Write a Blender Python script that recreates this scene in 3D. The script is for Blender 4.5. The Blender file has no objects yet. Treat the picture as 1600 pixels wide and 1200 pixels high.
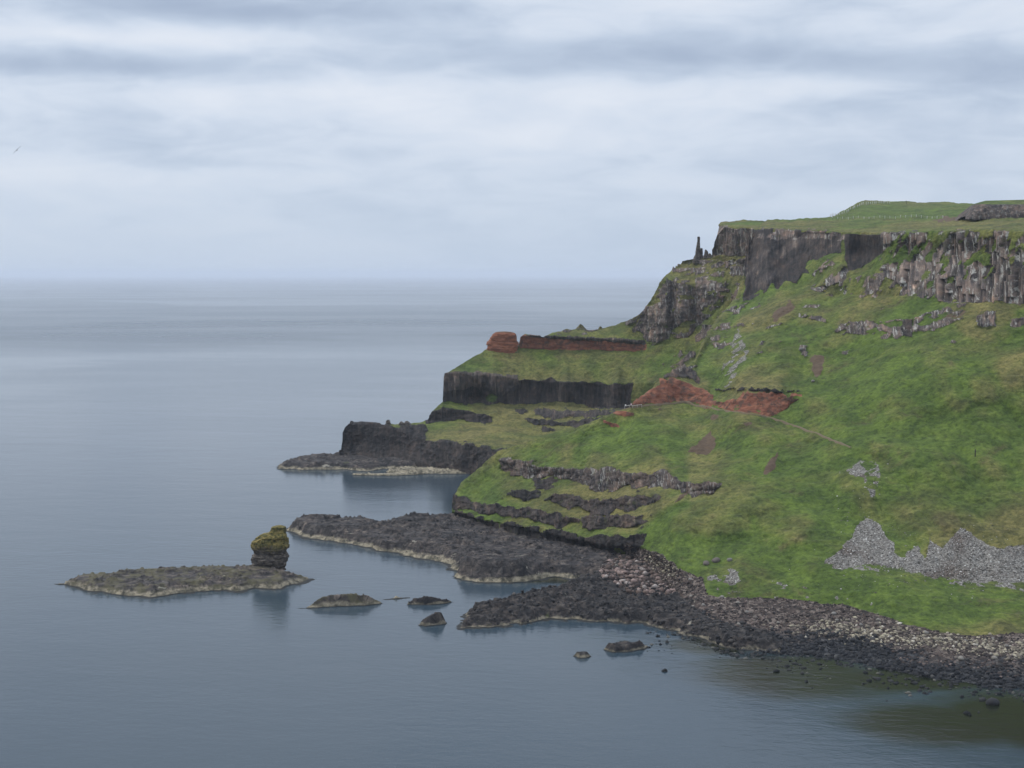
import bpy, bmesh, math, random
import numpy as np
random.seed(7)
RNG = np.random.default_rng(11)
scene = bpy.context.scene
COL = scene.collection

# ------------------------------------------------------------------ camera
F = 2198.0                 # focal length in photo pixels (1600 wide)
HOR = 429.0
CAMZ = 90.0
TH = math.atan((600 - HOR) / F)
cam_d = bpy.data.cameras.new('camera'); cam = bpy.data.objects.new('camera', cam_d); COL.objects.link(cam)
cam.location = (0, 0, CAMZ)
cam.rotation_euler = (math.pi/2 - TH, 0, 0)
cam_d.sensor_width = 36; cam_d.lens = F/1600*36
cam_d.clip_start = 1; cam_d.clip_end = 300000
scene.camera = cam
CT, ST = math.cos(TH), math.sin(TH)

def ray(px, py):
    px = np.asarray(px, float); py = np.asarray(py, float)
    a = (px-800)/F; b = (600-py)/F
    return np.stack([a+0*b, CT + b*ST + 0*a, -ST + b*CT + 0*a], -1)
def world(px, py, D):
    r = ray(px, py); p = r*np.asarray(D, float)[..., None]
    p[..., 2] += CAMZ
    return p
def dz(px, py, z):
    """distance along the view axis at which a point of height z stands"""
    return (np.asarray(z, float)-CAMZ)/ray(px, py)[..., 2]

# ------------------------------------------------------------------ numpy noise
def _h(ix, iy, iz, s):
    n = (ix.astype(np.int64)*374761393 + iy.astype(np.int64)*668265263 + iz.astype(np.int64)*2147483647 + s*1274126177) & 0xFFFFFFFF
    n = ((n ^ (n >> 13))*1274126177) & 0xFFFFFFFF
    n = ((n ^ (n >> 16))*2246822519) & 0xFFFFFFFF
    return ((n ^ (n >> 15)) & 0xFFFF)/65535.0
def vn(x, y, z, s=0):
    ix, iy, iz = np.floor(x), np.floor(y), np.floor(z)
    fx, fy, fz = x-ix, y-iy, z-iz
    ux, uy, uz = [f*f*(3-2*f) for f in (fx, fy, fz)]
    r = 0
    for a in (0, 1):
        wa = ux if a else 1-ux
        for b in (0, 1):
            wb = uy if b else 1-uy
            for c in (0, 1):
                wc = uz if c else 1-uz
                r = r + wa*wb*wc*_h(ix+a, iy+b, iz+c, s)
    return r*2-1
def fbm(p, sc, o=4, s=0, st=(1, 1, 1), g=.5, ridge=False):
    a = 1.; t = 0; w = 0
    x, y, z = [p[..., i]/sc/st[i] for i in range(3)]
    for k in range(o):
        v = vn(x, y, z, s+k*17)
        if ridge: v = 1-2*np.abs(v)
        t = t+a*v; w += a
        x = x*2.03+7.1; y = y*2.03+3.7; z = z*2.03+1.3; a *= g
    return t/w
def sstep(a, b, x):
    t = np.clip((x-a)/(b-a), 0, 1); return t*t*(3-2*t)
def h1(i, s=0):
    i = np.asarray(i)
    return _h(i, i*0+3, i*0+5, s)

# ------------------------------------------------------------------ object helpers
def tag(o, label=None, cat=None, group=None, kind=None):
    for k, v in (('label', label), ('category', cat), ('group', group), ('kind', kind)):
        if v: o[k] = v
    return o
def link_mesh(name, verts, faces, mat, parent=None, smooth=False, attrs=None):
    me = bpy.data.meshes.new(name)
    verts = np.asarray(verts, np.float32).reshape(-1, 3)
    me.vertices.add(len(verts)); me.vertices.foreach_set('co', verts.ravel())
    if isinstance(faces, np.ndarray):
        n, k = faces.shape
        me.loops.add(n*k); me.loops.foreach_set('vertex_index', faces.astype(np.int32).ravel())
        me.polygons.add(n)
        me.polygons.foreach_set('loop_start', np.arange(0, n*k, k, dtype=np.int32))
        me.polygons.foreach_set('loop_total', np.full(n, k, np.int32))
    else:
        tot = [len(f) for f in faces]
        me.loops.add(sum(tot)); me.loops.foreach_set('vertex_index', np.array([i for f in faces for i in f], np.int32))
        me.polygons.add(len(faces))
        me.polygons.foreach_set('loop_start', np.concatenate([[0], np.cumsum(tot)[:-1]]).astype(np.int32))
        me.polygons.foreach_set('loop_total', np.array(tot, np.int32))
    if smooth: me.polygons.foreach_set('use_smooth', np.ones(len(me.polygons), bool))
    me.update(calc_edges=True)
    if attrs:
        for an, arr in attrs.items():
            at = me.attributes.new(an, 'FLOAT_COLOR', 'POINT')
            at.data.foreach_set('color', np.asarray(arr, np.float32).ravel())
    me.materials.append(mat)
    o = bpy.data.objects.new(name, me); COL.objects.link(o)
    if parent: o.parent = parent
    return o
def empty(name, loc):
    o = bpy.data.objects.new(name, None); COL.objects.link(o); o.location = loc; o.empty_display_size = .5
    return o

# ------------------------------------------------------------------ node helpers
class NT:
    def __init__(s, nt): s.nt = nt; s.n = nt.nodes; s.l = nt.links
    def new(s, t, **k):
        n = s.n.new(t)
        for a, b in k.items(): setattr(n, a, b)
        return n
    def put(s, sock, v):
        if isinstance(v, bpy.types.NodeSocket): s.l.new(v, sock)
        elif isinstance(v, (tuple, list)) and len(v) == 3 and sock.type == 'RGBA': sock.default_value = (*v, 1)
        else: sock.default_value = v
    def math(s, op, a, b=None, c=None, clamp=False):
        n = s.new('ShaderNodeMath', operation=op, use_clamp=clamp)
        s.put(n.inputs[0], a)
        if b is not None: s.put(n.inputs[1], b)
        if c is not None: s.put(n.inputs[2], c)
        return n.outputs[0]
    def mix(s, f, a, b, bt='MIX'):
        n = s.new('ShaderNodeMix', data_type='RGBA', blend_type=bt)
        s.put(n.inputs[0], f); s.put(n.inputs[6], a); s.put(n.inputs[7], b)
        return n.outputs[2]
    def noise(s, vec, scale, detail=4, rough=.55, dist=0, st=None):
        if st:
            m = s.new('ShaderNodeMapping'); s.l.new(vec, m.inputs[0]); m.inputs['Scale'].default_value = st; vec = m.outputs[0]
        n = s.new('ShaderNodeTexNoise'); s.l.new(vec, n.inputs['Vector'])
        n.inputs['Scale'].default_value = scale; n.inputs['Detail'].default_value = detail
        n.inputs['Roughness'].default_value = rough; n.inputs['Distortion'].default_value = dist
        return n.outputs[0]
    def voro(s, vec, scale, feat='F1', st=None, out=0):
        if st:
            m = s.new('ShaderNodeMapping'); s.l.new(vec, m.inputs[0]); m.inputs['Scale'].default_value = st; vec = m.outputs[0]
        n = s.new('ShaderNodeTexVoronoi', feature=feat); s.l.new(vec, n.inputs['Vector']); n.inputs['Scale'].default_value = scale
        return n.outputs[out]
    def ramp(s, f, stops, interp='LINEAR'):
        n = s.new('ShaderNodeValToRGB'); s.l.new(f, n.inputs[0]); cr = n.color_ramp; cr.interpolation = interp
        while len(cr.elements) < len(stops): cr.elements.new(.5)
        for e, (p, c) in zip(cr.elements, stops):
            e.position = p; e.color = (*c, 1) if len(c) == 3 else (c[0],)*3+(1,)
        return n.outputs[0]
    def rng(s, v, a, b, c=0., d=1.):
        n = s.new('ShaderNodeMapRange'); n.interpolation_type = 'SMOOTHSTEP'
        s.put(n.inputs[0], v)
        for i, q in enumerate((a, b, c, d)): n.inputs[i+1].default_value = q
        return n.outputs[0]
def material(name):
    m = bpy.data.materials.new(name); m.use_nodes = True; t = NT(m.node_tree)
    bs = m.node_tree.nodes['Principled BSDF']
    geo = t.new('ShaderNodeNewGeometry').outputs['Position']
    bs.inputs['Roughness'].default_value = .9; bs.inputs['Specular IOR Level'].default_value = .25
    return m, t, bs, geo
def simple_mat(name, col, var=.15, rough=.8, scale=3.):
    m, t, bs, P = material(name)
    n = t.noise(P, scale, 4)
    c = t.mix(n, tuple(v*(1-var) for v in col), tuple(min(1, v*(1+var)) for v in col))
    t.put(bs.inputs['Base Color'], c); bs.inputs['Roughness'].default_value = rough
    return m

def rock_colour(t, P, dark=1.0):
    """weathered basalt: near-black to brown-grey with vertical streaks and pale lichen"""
    a = t.noise(P, .12, 5, .6); b = t.noise(P, .65, 5, .7, st=(1, 1, .16)); c = t.noise(P, .9, 4, .75, st=(1, 1, .2))
    base = t.ramp(b, [(.34, (.006*dark, .006*dark, .007*dark)), (.48, (.020*dark, .018*dark, .018*dark)), (.6, (.036*dark, .030*dark, .027*dark)), (.72, (.085*dark, .073*dark, .063*dark))])
    brown = t.mix(t.rng(a, .45, .65), base, (.05*dark, .036*dark, .028*dark), 'MIX')
    base = t.mix(.4, base, brown)
    base = t.mix(t.rng(t.noise(P, .28, 5, .65), .52, .66), base, t.mix(1., base, (1.75, 1.55, 1.4), 'MULTIPLY'))
    lich = t.rng(c, .54, .62)
    return base, lich, b, c

def grass_mat():
    m, t, bs, P = material('turf_and_rock')
    A1 = t.new('ShaderNodeAttribute', attribute_name='mask_a'); A2 = t.new('ShaderNodeAttribute', attribute_name='mask_b')
    s1 = t.new('ShaderNodeSeparateColor'); t.l.new(A1.outputs['Color'], s1.inputs[0])
    s2 = t.new('ShaderNodeSeparateColor'); t.l.new(A2.outputs['Color'], s2.inputs[0])
    rock, red, scree, soil = s1.outputs[0], s1.outputs[1], s1.outputs[2], A1.outputs['Alpha']
    tone, olive, beach, lichen = s2.outputs[0], s2.outputs[1], s2.outputs[2], A2.outputs['Alpha']
    # grass
    n0 = t.noise(P, .011, 3, .55, .6); n1 = t.noise(P, .045, 5, .6, .4); n2 = t.noise(P, .22, 5, .65); n3 = t.noise(P, .75, 5, .75)
    lush = t.mix(n2, (.055, .087, .013), (.110, .155, .025))
    oliv = t.mix(n2, (.096, .088, .026), (.20, .170, .064))
    f = t.math('ADD', t.math('MULTIPLY', t.math('SUBTRACT', n1, .5), 1.5), t.math('MULTIPLY', t.math('SUBTRACT', n0, .5), 1.6))
    f = t.math('ADD', f, olive)
    g = t.mix(t.rng(f, .0, .8), lush, oliv)
    brown = t.rng(t.noise(P, .06, 6, .72, .5), .54, .70)
    g = t.mix(t.math('MULTIPLY', brown, .65), g, (.10, .075, .038))
    dk = t.rng(t.noise(P, .16, 5, .7, .8), .58, .70)
    g = t.mix(t.math('MULTIPLY', dk, .5), g, (.028, .036, .012))
    g = t.mix(t.rng(n3, .3, .72), t.mix(1., g, (.64, .66, .6), 'MULTIPLY'), t.mix(1., g, (1.28, 1.26, 1.2), 'MULTIPLY'))
    tus = t.noise(P, .55, 3, .75, .3)
    g = t.mix(t.rng(tus, .38, .54), t.mix(1., g, (.62, .66, .6), 'MULTIPLY'), g)
    md = t.noise(P, .1, 4, .6, .6)
    g = t.mix(t.rng(md, .36, .64), t.mix(1., g, (.68, .74, .7), 'MULTIPLY'), t.mix(1., g, (1.22, 1.2, 1.15), 'MULTIPLY'))
    spk = t.rng(t.noise(P, .8, 3, .8), .73, .78)
    g = t.mix(t.math('MULTIPLY', spk, .35), g, (.3, .28, .2))
    # rock
    JA = t.new('ShaderNodeAttribute', attribute_name='joint')
    base, lich, rb, rc = rock_colour(t, JA.outputs['Vector'])
    tcol = t.mix(tone, base, t.mix(1., base, (5.8, 5.3, 4.8), 'MULTIPLY'))
    rockc = t.mix(t.math('MULTIPLY', lich, t.math('MULTIPLY', lichen, .85)), tcol, (.40, .385, .34))
    moss = t.rng(t.noise(P, .35, 4, .6), .56, .68)
    rockc = t.mix(t.math('MULTIPLY', moss, t.math('MULTIPLY', olive, .7)), rockc, (.065, .075, .02))
    # red laterite
    lay = t.noise(P, .35, 5, .7, .3, st=(.35, .35, 2.2)); r2 = t.noise(P, .35, 5, .7)
    redc = t.ramp(lay, [(.3, (.07, .028, .018)), (.45, (.17, .06, .034)), (.6, (.25, .10, .056)), (.75, (.30, .18, .11))])
    redc = t.mix(t.rng(r2, .46, .62), redc, (.085, .045, .03))
    # scree
    cell = t.voro(P, 2.6, out=1)
    sp = t.new('ShaderNodeSeparateColor'); t.l.new(cell, sp.inputs[0])
    scr = t.ramp(sp.outputs[0], [(0., (.07, .062, .052)), (.5, (.17, .157, .138)), (1., (.30, .28, .25))])
    scr = t.mix(t.rng(t.noise(P, .08, 4), .5, .65), scr, t.mix(1., scr, (.55, .48, .45), 'MULTIPLY'))
    soilc = t.mix(t.noise(P, .6, 4, .7), (.05, .034, .022), (.15, .10, .062))
    # beach: brown shingle above, black weedy rocks lower (height split with noise)
    sep = t.new('ShaderNodeSeparateXYZ'); t.l.new(P, sep.inputs[0])
    hz = t.math('ADD', sep.outputs[2], t.math('MULTIPLY', t.math('SUBTRACT', t.noise(P, .07, 5, .6), .5), 4.2))
    bc = t.voro(P, .95, out=1); bsx = t.new('ShaderNodeSeparateColor'); t.l.new(bc, bsx.inputs[0])
    shing = t.ramp(bsx.outputs[1], [(0., (.02, .017, .015)), (.6, (.075, .056, .047)), (1., (.18, .145, .12))])
    weed = t.ramp(bsx.outputs[0], [(0., (.007, .008, .01)), (.6, (.022, .023, .026)), (1., (.06, .06, .062))])
    bch = t.mix(t.rng(hz, 1.2, 2.4), weed, shing)
    e = t.noise(P, .9, 4, .7)
    def edge(v, k=.7):
        return t.rng(t.math('ADD', v, t.math('MULTIPLY', t.math('SUBTRACT', e, .5), k)), .38, .62)
    c = t.mix(edge(soil), g, soilc)
    c = t.mix(edge(rock), c, rockc)
    c = t.mix(edge(red, .9), c, redc)
    c = t.mix(edge(scree, 1.3), c, scr)
    c = t.mix(edge(beach, .5), c, bch)
    t.put(bs.inputs['Base Color'], c)
    bp = t.new('ShaderNodeBump'); bp.inputs['Distance'].default_value = .9; bp.inputs['Strength'].default_value = .8
    hgt = t.math('ADD', t.math('MULTIPLY', n3, .6), t.math('MULTIPLY', tus, .7))
    hgt = t.math('ADD', hgt, t.math('MULTIPLY', rb, rock))
    t.l.new(hgt, bp.inputs['Height']); t.l.new(bp.outputs[0], bs.inputs['Normal'])
    return m

def shore_mat(name, pale=.9, olive=0., rim=1.25, dark=1.):
    """wave-cut basalt: black to brown-grey above, a pale barnacle band at the water's edge, green film in patches"""
    m, t, bs, P = material(name)
    sep = t.new('ShaderNodeSeparateXYZ'); t.l.new(P, sep.inputs[0]); z = sep.outputs[2]
    a = t.noise(P, .09, 5, .65, .6); b = t.noise(P, .45, 6, .68, .3); c0 = t.noise(P, .22, 5, .65)
    col = t.ramp(b, [(.32, (.006*dark, .006*dark, .007*dark)), (.48, (.024*dark, .021*dark, .021*dark)), (.62, (.07*dark, .06*dark, .053*dark)), (.75, (.14*dark, .125*dark, .11*dark))])
    col = t.mix(t.rng(a, .42, .62), col, t.mix(1., col, (1.6, 1.48, 1.36), 'MULTIPLY'))
    vc = t.voro(P, .32, 'DISTANCE_TO_EDGE', st=(.6, 1.2, 1)); col = t.mix(t.rng(vc, .0, .06, .75, 0.), col, (.004, .004, .005))
    if olive: col = t.mix(t.math('MULTIPLY', t.rng(c0, .42, .62), olive), col, (.088, .078, .040))
    gr = t.rng(t.noise(P, .06, 4, .6, .5), .66, .72)
    col = t.mix(t.math('MULTIPLY', gr, .5), col, (.08, .10, .02))
    pl = t.rng(t.noise(P, .16, 5, .7, .3, st=(.45, 1.6, 1)), .66, .69)
    col = t.mix(t.math('MULTIPLY', pl, .6), col, (.36, .33, .26))
    zz = t.math('ADD', z, t.math('MULTIPLY', t.math('SUBTRACT', c0, .5), 3.0))
    low = t.rng(zz, rim*.55, rim*1.25, 1., 0.)
    palec = t.mix(t.rng(b, .35, .65), (.05, .045, .03), (.34, .29, .2))
    col = t.mix(t.math('MULTIPLY', low, pale), col, palec)
    wet = t.rng(z, .12, .3, 1., 0.)
    col = t.mix(wet, col, (.02, .02, .018))
    t.put(bs.inputs['Base Color'], col)
    bs.inputs['Roughness'].default_value = .8
    bp = t.new('ShaderNodeBump'); bp.inputs['Distance'].default_value = .6; bp.inputs['Strength'].default_value = .8
    t.l.new(b, bp.inputs['Height']); t.l.new(bp.outputs[0], bs.inputs['Normal'])
    return m

def stack_mat(name, lich=1., z0=10., top=(.20, .15, .045)):
    """dark banded rock with ochre and green lichen on the upper part"""
    m, t, bs, P = material(name)
    sep = t.new('ShaderNodeSeparateXYZ'); t.l.new(P, sep.inputs[0])
    b = t.noise(P, .8, 6, .72, st=(1, 1, 2.2)); c = t.noise(P, .45, 5, .7); e = t.noise(P, 1.1, 5, .7)
    col = t.ramp(b, [(.34, (.014, .012, .011)), (.47, (.06, .05, .043)), (.58, (.13, .11, .09)), (.7, (.22, .19, .155))])
    zz = t.math('ADD', sep.outputs[2], t.math('MULTIPLY', t.math('SUBTRACT', c, .5), 7.))
    ly = t.ramp(e, [(.34, (.025, .022, .008)), (.47, (.09, .082, .02)), (.58, top), (.72, (.32, .25, .09))])
    col = t.mix(t.math('MULTIPLY', t.math('MULTIPLY', t.rng(zz, z0-1.5, z0+1.5), lich), t.rng(b, .3, .42, .35, 1.)), col, ly)
    t.put(bs.inputs['Base Color'], col)
    bp = t.new('ShaderNodeBump'); bp.inputs['Distance'].default_value = .5; bp.inputs['Strength'].default_value = .8
    t.l.new(b, bp.inputs['Height']); t.l.new(bp.outputs[0], bs.inputs['Normal'])
    return m

def stone_mat():
    m, t, bs, P = material('loose_stone')
    at = t.new('ShaderNodeAttribute', attribute_name='tint')
    n = t.noise(P, 1.6, 4, .7)
    t.put(bs.inputs['Base Color'], t.mix(1., at.outputs['Color'], t.mix(n, (.6, .6, .6), (1.3, 1.3, 1.3)), 'MULTIPLY'))
    return m

M_TURF = grass_mat()
M_SHELF = shore_mat('shelf_basalt')
M_ISLET = shore_mat('islet_basalt', olive=.85, pale=.75, rim=1.15, dark=1.35)
M_REEF = shore_mat('reef_basalt', pale=.6, rim=.6, dark=.75)
M_PALE = shore_mat('pale_shelf', pale=.95, rim=3.2, dark=2.2)
M_STACK = stack_mat('stack_rock', z0=7.6)
M_STONE = stone_mat()

# ------------------------------------------------------------------ terrain from stations
def curve(pts, x):
    p = np.array(sorted(pts)); return np.interp(x, p[:, 0], p[:, 1])
def smooth1(a, k):
    if k < 2: return a
    pad = np.pad(a, k, mode='edge'); ker = np.ones(2*k+1)/(2*k+1)
    return np.convolve(pad, ker, 'valid')

class Sheet:
    """a stretch of coast: for each bearing a profile of stations (foot, ledges, crest) with their distances"""
    def __init__(s, x0, x1, step, layers, sil, rows, silk=1):
        s.x = np.arange(x0, x1, step); n = len(s.x)
        ys, Ds = [], []
        for L in layers:
            xs = [q[0] for q in L]; yy = [q[1] for q in L]
            dd = [q[2] if q[2] > 100 else float(dz(q[0], q[1], q[2])) for q in L]
            y = np.interp(s.x, xs, yy); d = 1/np.interp(s.x, xs, 1/np.array(dd))
            ys.append(smooth1(y, 3)); Ds.append(smooth1(d, 6))
        ys = np.array(ys); Ds = np.array(Ds)
        for k in range(1, len(ys)): ys[k] = np.minimum(ys[k], ys[k-1]-.4)
        s.sil = smooth1(curve(sil, s.x), silk)
        s.foot = ys[0]
        t = np.linspace(0, 1, rows)
        s.PX = np.repeat(s.x[:, None], rows, 1)
        ymin = s.sil.min()
        s.PY = np.maximum(s.foot[:, None] + (ymin-s.foot)[:, None]*t, s.sil[:, None])
        s.last = np.argmax(s.PY <= s.sil[:, None]+1e-9, axis=1)
        s.D = np.empty_like(s.PX)
        for i in range(n):
            s.D[i] = 1/np.interp(-s.PY[i], -ys[:, i], 1/Ds[:, i])
        s.P0 = world(s.PX, s.PY, s.D)
        s.mask = {k: np.zeros_like(s.D) for k in ('rock', 'red', 'scree', 'soil', 'tone', 'olive', 'beach', 'lichen')}
        s.dD = np.zeros_like(s.D)
        s.rough = np.zeros_like(s.D)
    def band(s, ch, top, bot, push=0., nz=3., nsc=5., seed=0, soft=1.2, val=1., lip=6., cover=None, **extra):
        X0 = max(min(p[0] for p in top), min(p[0] for p in bot)); X1 = min(max(p[0] for p in top), max(p[0] for p in bot))
        Y0 = min(p[1] for p in top); Y1 = max(p[1] for p in bot)
        mg = nz*1.5+4
        sel = (s.PX > X0-mg) & (s.PX < X1+mg) & (s.PY > Y0-mg-(30 if push else 0)) & (s.PY < Y1+mg+(30 if push else 0))
        p0 = s.P0[sel]; py = s.PY[sel]; px = s.PX[sel]
        py = py+nz*fbm(p0, nsc, 4, seed); px = px+nz*1.2*fbm(p0, nsc, 3, seed+50)
        yt = curve(top, px); yb = curve(bot, px); ex = np.minimum(px-X0, X1-px)
        th = yb-yt
        m = sstep(-soft*.5, soft*.5, np.minimum(py-yt, yb-py))*sstep(0, 3, ex)*(th > .3)
        if cover is not None:
            sc, thr, st = cover
            m = m*sstep(thr-.08, thr+.08, fbm(p0, sc, 4, seed+9, st))
        s.mask[ch][sel] = np.maximum(s.mask[ch][sel], m*val)
        if ch in ('rock', 'red', 'scree', 'soil', 'beach'):
            for o in ('rock', 'red', 'scree', 'soil'):
                if o != ch: s.mask[o][sel] *= 1-m
            s.rough[sel] = np.maximum(s.rough[sel], m*{'rock': 1., 'red': .45}.get(ch, .3))
        for k, v in extra.items():
            s.mask[k][sel] = s.mask[k][sel]*(1-m)+v*m
        if push:
            t = np.clip((py-yt)/np.maximum(th, .5), 0, 1)
            d = push*(1-1.8*t)
            d = np.where(py < yt, push*np.exp(-(yt-py)/lip), d)
            d = np.where(py > yb, -.8*push*np.exp(-(py-yb)/(lip*.8)), d)
            s.dD[sel] -= d*sstep(0, 12, ex)*sstep(0, 5, th)
        full = np.zeros_like(s.D); full[sel] = m
        return full
    def bump(s, x, y, rx, ry, a):
        s.dD += a*np.exp(-((s.PX-x)/rx)**2-((s.PY-y)/ry)**2)
    def build(s, name, backs, left=None, skirt=6.):
        D = s.D + s.dD
        P = world(s.PX, s.PY, D)
        # normals of the plain surface
        du = np.gradient(P, axis=0); dv = np.gradient(P, axis=1)
        N = np.cross(du, dv); N /= np.linalg.norm(N, axis=-1, keepdims=True)+1e-9
        N = np.where((N*ray(s.PX, s.PY)).sum(-1, keepdims=True) > 0, -N, N)
        N = np.nan_to_num(N)
        jj = np.minimum(np.arange(N.shape[1])[None], np.maximum(s.last-1, 1)[:, None])
        N = N[np.arange(N.shape[0])[:, None], jj]
        nl = np.linalg.norm(N, axis=-1, keepdims=True); N = np.where(nl < .5, np.array([0, -.8, .6]), N)
        al = s.x*s.mpp; al = al+1.6*vn(al/7., al*0, al*0, 77)+.6*vn(al/2.3, al*0, al*0, 78); along = np.repeat(al[:, None], P.shape[1], 1)
        RC = np.stack([along, 0*along, P[..., 2]], -1)
        r = s.rough
        gd = .8*fbm(P, 9, 4, 3) + .34*fbm(P, 2.2, 3, 5) + 1.1*fbm(P, 30, 2, 31) + .35*fbm(P, 3.5, 3, 33, (1.6, 1.6, .5), .5, True)
        bk = 1.1*fbm(P, 4.0, 4, 21, (1, 1, 1.2), .6, True) + .7*fbm(P, 1.3, 3, 22, g=.6)
        sm = s.smoothf
        bk = bk*(1-sm) + sm*(1.8*fbm(RC, 10, 4, 41, (1, 1, 1.8)) + .5*fbm(RC, 2, 3, 42, (1, 1, 5)))
        # columns
        cid = np.floor(along/s.cwid); brk = np.floor(P[..., 2]/8. + h1(cid, 3)*4)
        colv = _h(cid, brk, cid*0, 5) - .5
        s.colv = colv
        bk2 = .8*fbm(RC, 7, 2, 23, (1, 1, 1.5)) + s.camp*colv + .35*fbm(RC, 1., 2, 24, (1, 1, 5), .6)
        gap = np.abs(along/s.cwid-cid-.5) > .38
        bk2 = bk2 - .5*gap
        cw = s.colw
        s.mask['tone'] = np.clip(s.mask['tone']*(1+cw*1.6*colv) - .35*cw*gap*s.mask['tone'], 0, 1.5)
        disp = gd*(1-r) + r*(bk*(1-cw)+bk2*cw*1.2)
        cwn = np.asarray(s.colw)[..., None]
        Nh = N*np.array([1, 1, .0]); Nh /= np.linalg.norm(Nh, axis=-1, keepdims=True)+1e-6
        P = P + (N*(1-cwn)+Nh*cwn)*disp[..., None]
        V = P
        # hidden back side
        nc, nr = s.PX.shape
        top = V[:, -1]
        br = []
        bw = s.D[:, -1]
        for k, (b, dr) in enumerate(backs):
            dropf = s.drop if hasattr(s, 'drop') else np.ones(nc)
            rr0 = ray(s.x, s.sil)
            q = top + np.stack([b*rr0[:, 0]+.12*b, b*rr0[:, 1], -dr*dropf], -1)
            q[:, 2] = np.maximum(q[:, 2], -4)
            br.append(q)
        foot = V[:, 0]; f2 = foot + np.array([0, -.5, -skirt])
        V = np.concatenate([f2[:, None], V]+[b[:, None] for b in br], axis=1)
        def ext(m):
            return np.concatenate([m[:, :1], m]+[m[:, -1:]]*len(br), axis=1)
        masks = {k: ext(v) for k, v in s.mask.items()}
        if left:
            cols = [V[0]+np.array([a, b, 0.])+np.array([0, 0, -1.])*c for a, b, c in left]
            V = np.concatenate([np.array(cols[::-1]), V], axis=0)
            for k in masks: masks[k] = np.concatenate([np.repeat(masks[k][:1], len(left), 0), masks[k]], 0)
        nc, nr = V.shape[:2]
        i = np.arange(nc*nr).reshape(nc, nr)
        f = np.stack([i[:-1, :-1], i[1:, :-1], i[1:, 1:], i[:-1, 1:]], -1).reshape(-1, 4)
        a = np.stack([masks['rock'], masks['red'], masks['scree'], masks['soil']], -1)
        b = np.stack([masks['tone'], masks['olive'], masks['beach'], masks['lichen']], -1)
        rc = np.stack([along, .15*P[..., 1], P[..., 2], along*0], -1)
        rc = np.concatenate([rc[:, :1], rc]+[rc[:, -1:]]*len(br), axis=1)
        if left: rc = np.concatenate([np.repeat(rc[:1], len(left), 0), rc], 0)
        o = link_mesh(name, V, f, M_TURF, attrs={'mask_a': a, 'mask_b': b, 'joint': rc})
        s.P = P; s.N = N
        return o
    def at(s, px, py):
        """world point on the finished surface nearest a station"""
        i = int(np.clip(np.searchsorted(s.x, px), 0, len(s.x)-1))
        j = int(np.argmin(np.abs(s.PY[i]-py)))
        return s.P[i, j]

# ---- main headland ---------------------------------------------------------------
L = [
 [(700,800,4),(707,800,4),(850,838,4),(950,858,4),(985,862,4),(1020,892,3),(1060,935,1.5),(1100,990,.2),(1131,1014,-.2),(1200,1022,-.2),(1300,1034,-.2),(1412,1052,-.2),(1487,1068,-.2),(1600,1084,-.2),(1800,1110,-.2)],
 [(700,799.5,4.2),(950,856,4.8),(1000,858,6),(1060,910,4.5),(1105,932,4.5),(1225,938,4.5),(1337,949,4.5),(1412,974,4.2),(1487,987,4.2),(1600,991,4.2),(1800,1003,4)],
 [(700,799,4.5),(950,852,6),(1000,852,8),(1060,886,9),(1150,896,9),(1287,887,11),(1420,893,11),(1500,905,9.5),(1600,912,9),(1800,920,9)],
 [(700,768,524),(720,752,524),(780,708,523),(830,692,522),(880,678,520),(940,655,516),(985,635,513),(1000,633.5,512),(1069,627,526),(1102,635,516),(1153,644,490),(1204,651,480),(1246,665,468),(1288,682,454),(1327,700,440),(1400,708,430),(1600,715,420),(1800,720,410)],
 [(700,590,560),(1040,592,534),(1083,590,545),(1119,608,528),(1164,608,503),(1220,612,488),(1260,625,480),(1327,650,462),(1400,660,450),(1600,660,437),(1800,660,425)],
 [(700,470,660),(1142,470,624),(1187,457,618),(1210,450,608),(1262,440,594),(1300,462,572),(1424,464,535),(1487,472,515),(1600,476,492),(1800,480,470)],
 [(700,360,700),(1120,356,695),(1165,362,672),(1195,359,655),(1300,362,610),(1375,364,572),(1525,362,525),(1600,362,505),(1800,362,480)],
 [(700,350,740),(1120,350.5,715),(1200,351,700),(1296,346,690),(1400,350,650),(1525,347,600),(1600,345,570),(1800,345,550)],
 [(700,340,900),(1120,348,760),(1200,343,780),(1296,338,840),(1310,332,860),(1345,314,900),(1400,315,900),(1520,318,860),(1600,320,840),(1800,320,820)],
]
sil = [(700,790),(706,790),(711,770),(720,753),(745,735),(762,722),(780,708),(830,692),(880,678),(940,655),(963,643),(985,635),(992,627),(1010,613),(1030,592),(1045,583),(1062,574),(1075,570),(1086,560),(1095,540),(1115,505),(1138,478),(1149,466),(1155,450),(1162,436),(1163,418),(1168,406),(1167,388),(1173,378),(1172,367),(1180,358),(1188,352),(1200,344),(1296,341),(1310,333),(1330,322),(1345,315.5),(1352,314),(1400,316),(1522,318.5),(1560,319),(1800,320)]
B = Sheet(706, 1780, 1.12, L, sil, 620, 1)
n = B.PX
def ov(sheet, cx, cy, rx, ry, v):
    sheet.mask['olive'] += v*np.exp(-((sheet.PX-cx)/rx)**2-((sheet.PY-cy)/ry)**2)
B.mask['olive'] += .47 + .0*n
ov(B, 1150, 560, 130, 70, .30); ov(B, 1330, 440, 260, 40, .25); ov(B, 860, 780, 150, 45, .45); ov(B, 1450, 520, 200, 50, .12)
ov(B, 980, 690, 120, 45, -.22); ov(B, 1450, 700, 260, 60, -.12); ov(B, 1350, 930, 260, 28, -.5); ov(B, 1550, 950, 260, 25, -.45); ov(B, 1180, 820, 130, 60, -.15); ov(B, 1310, 600, 90, 60, -.15)
ov(B, 1500, 790, 160, 60, .22); ov(B, 1400, 335, 300, 16, -.4); ov(B, 1480, 350, 100, 7, .35)
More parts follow.
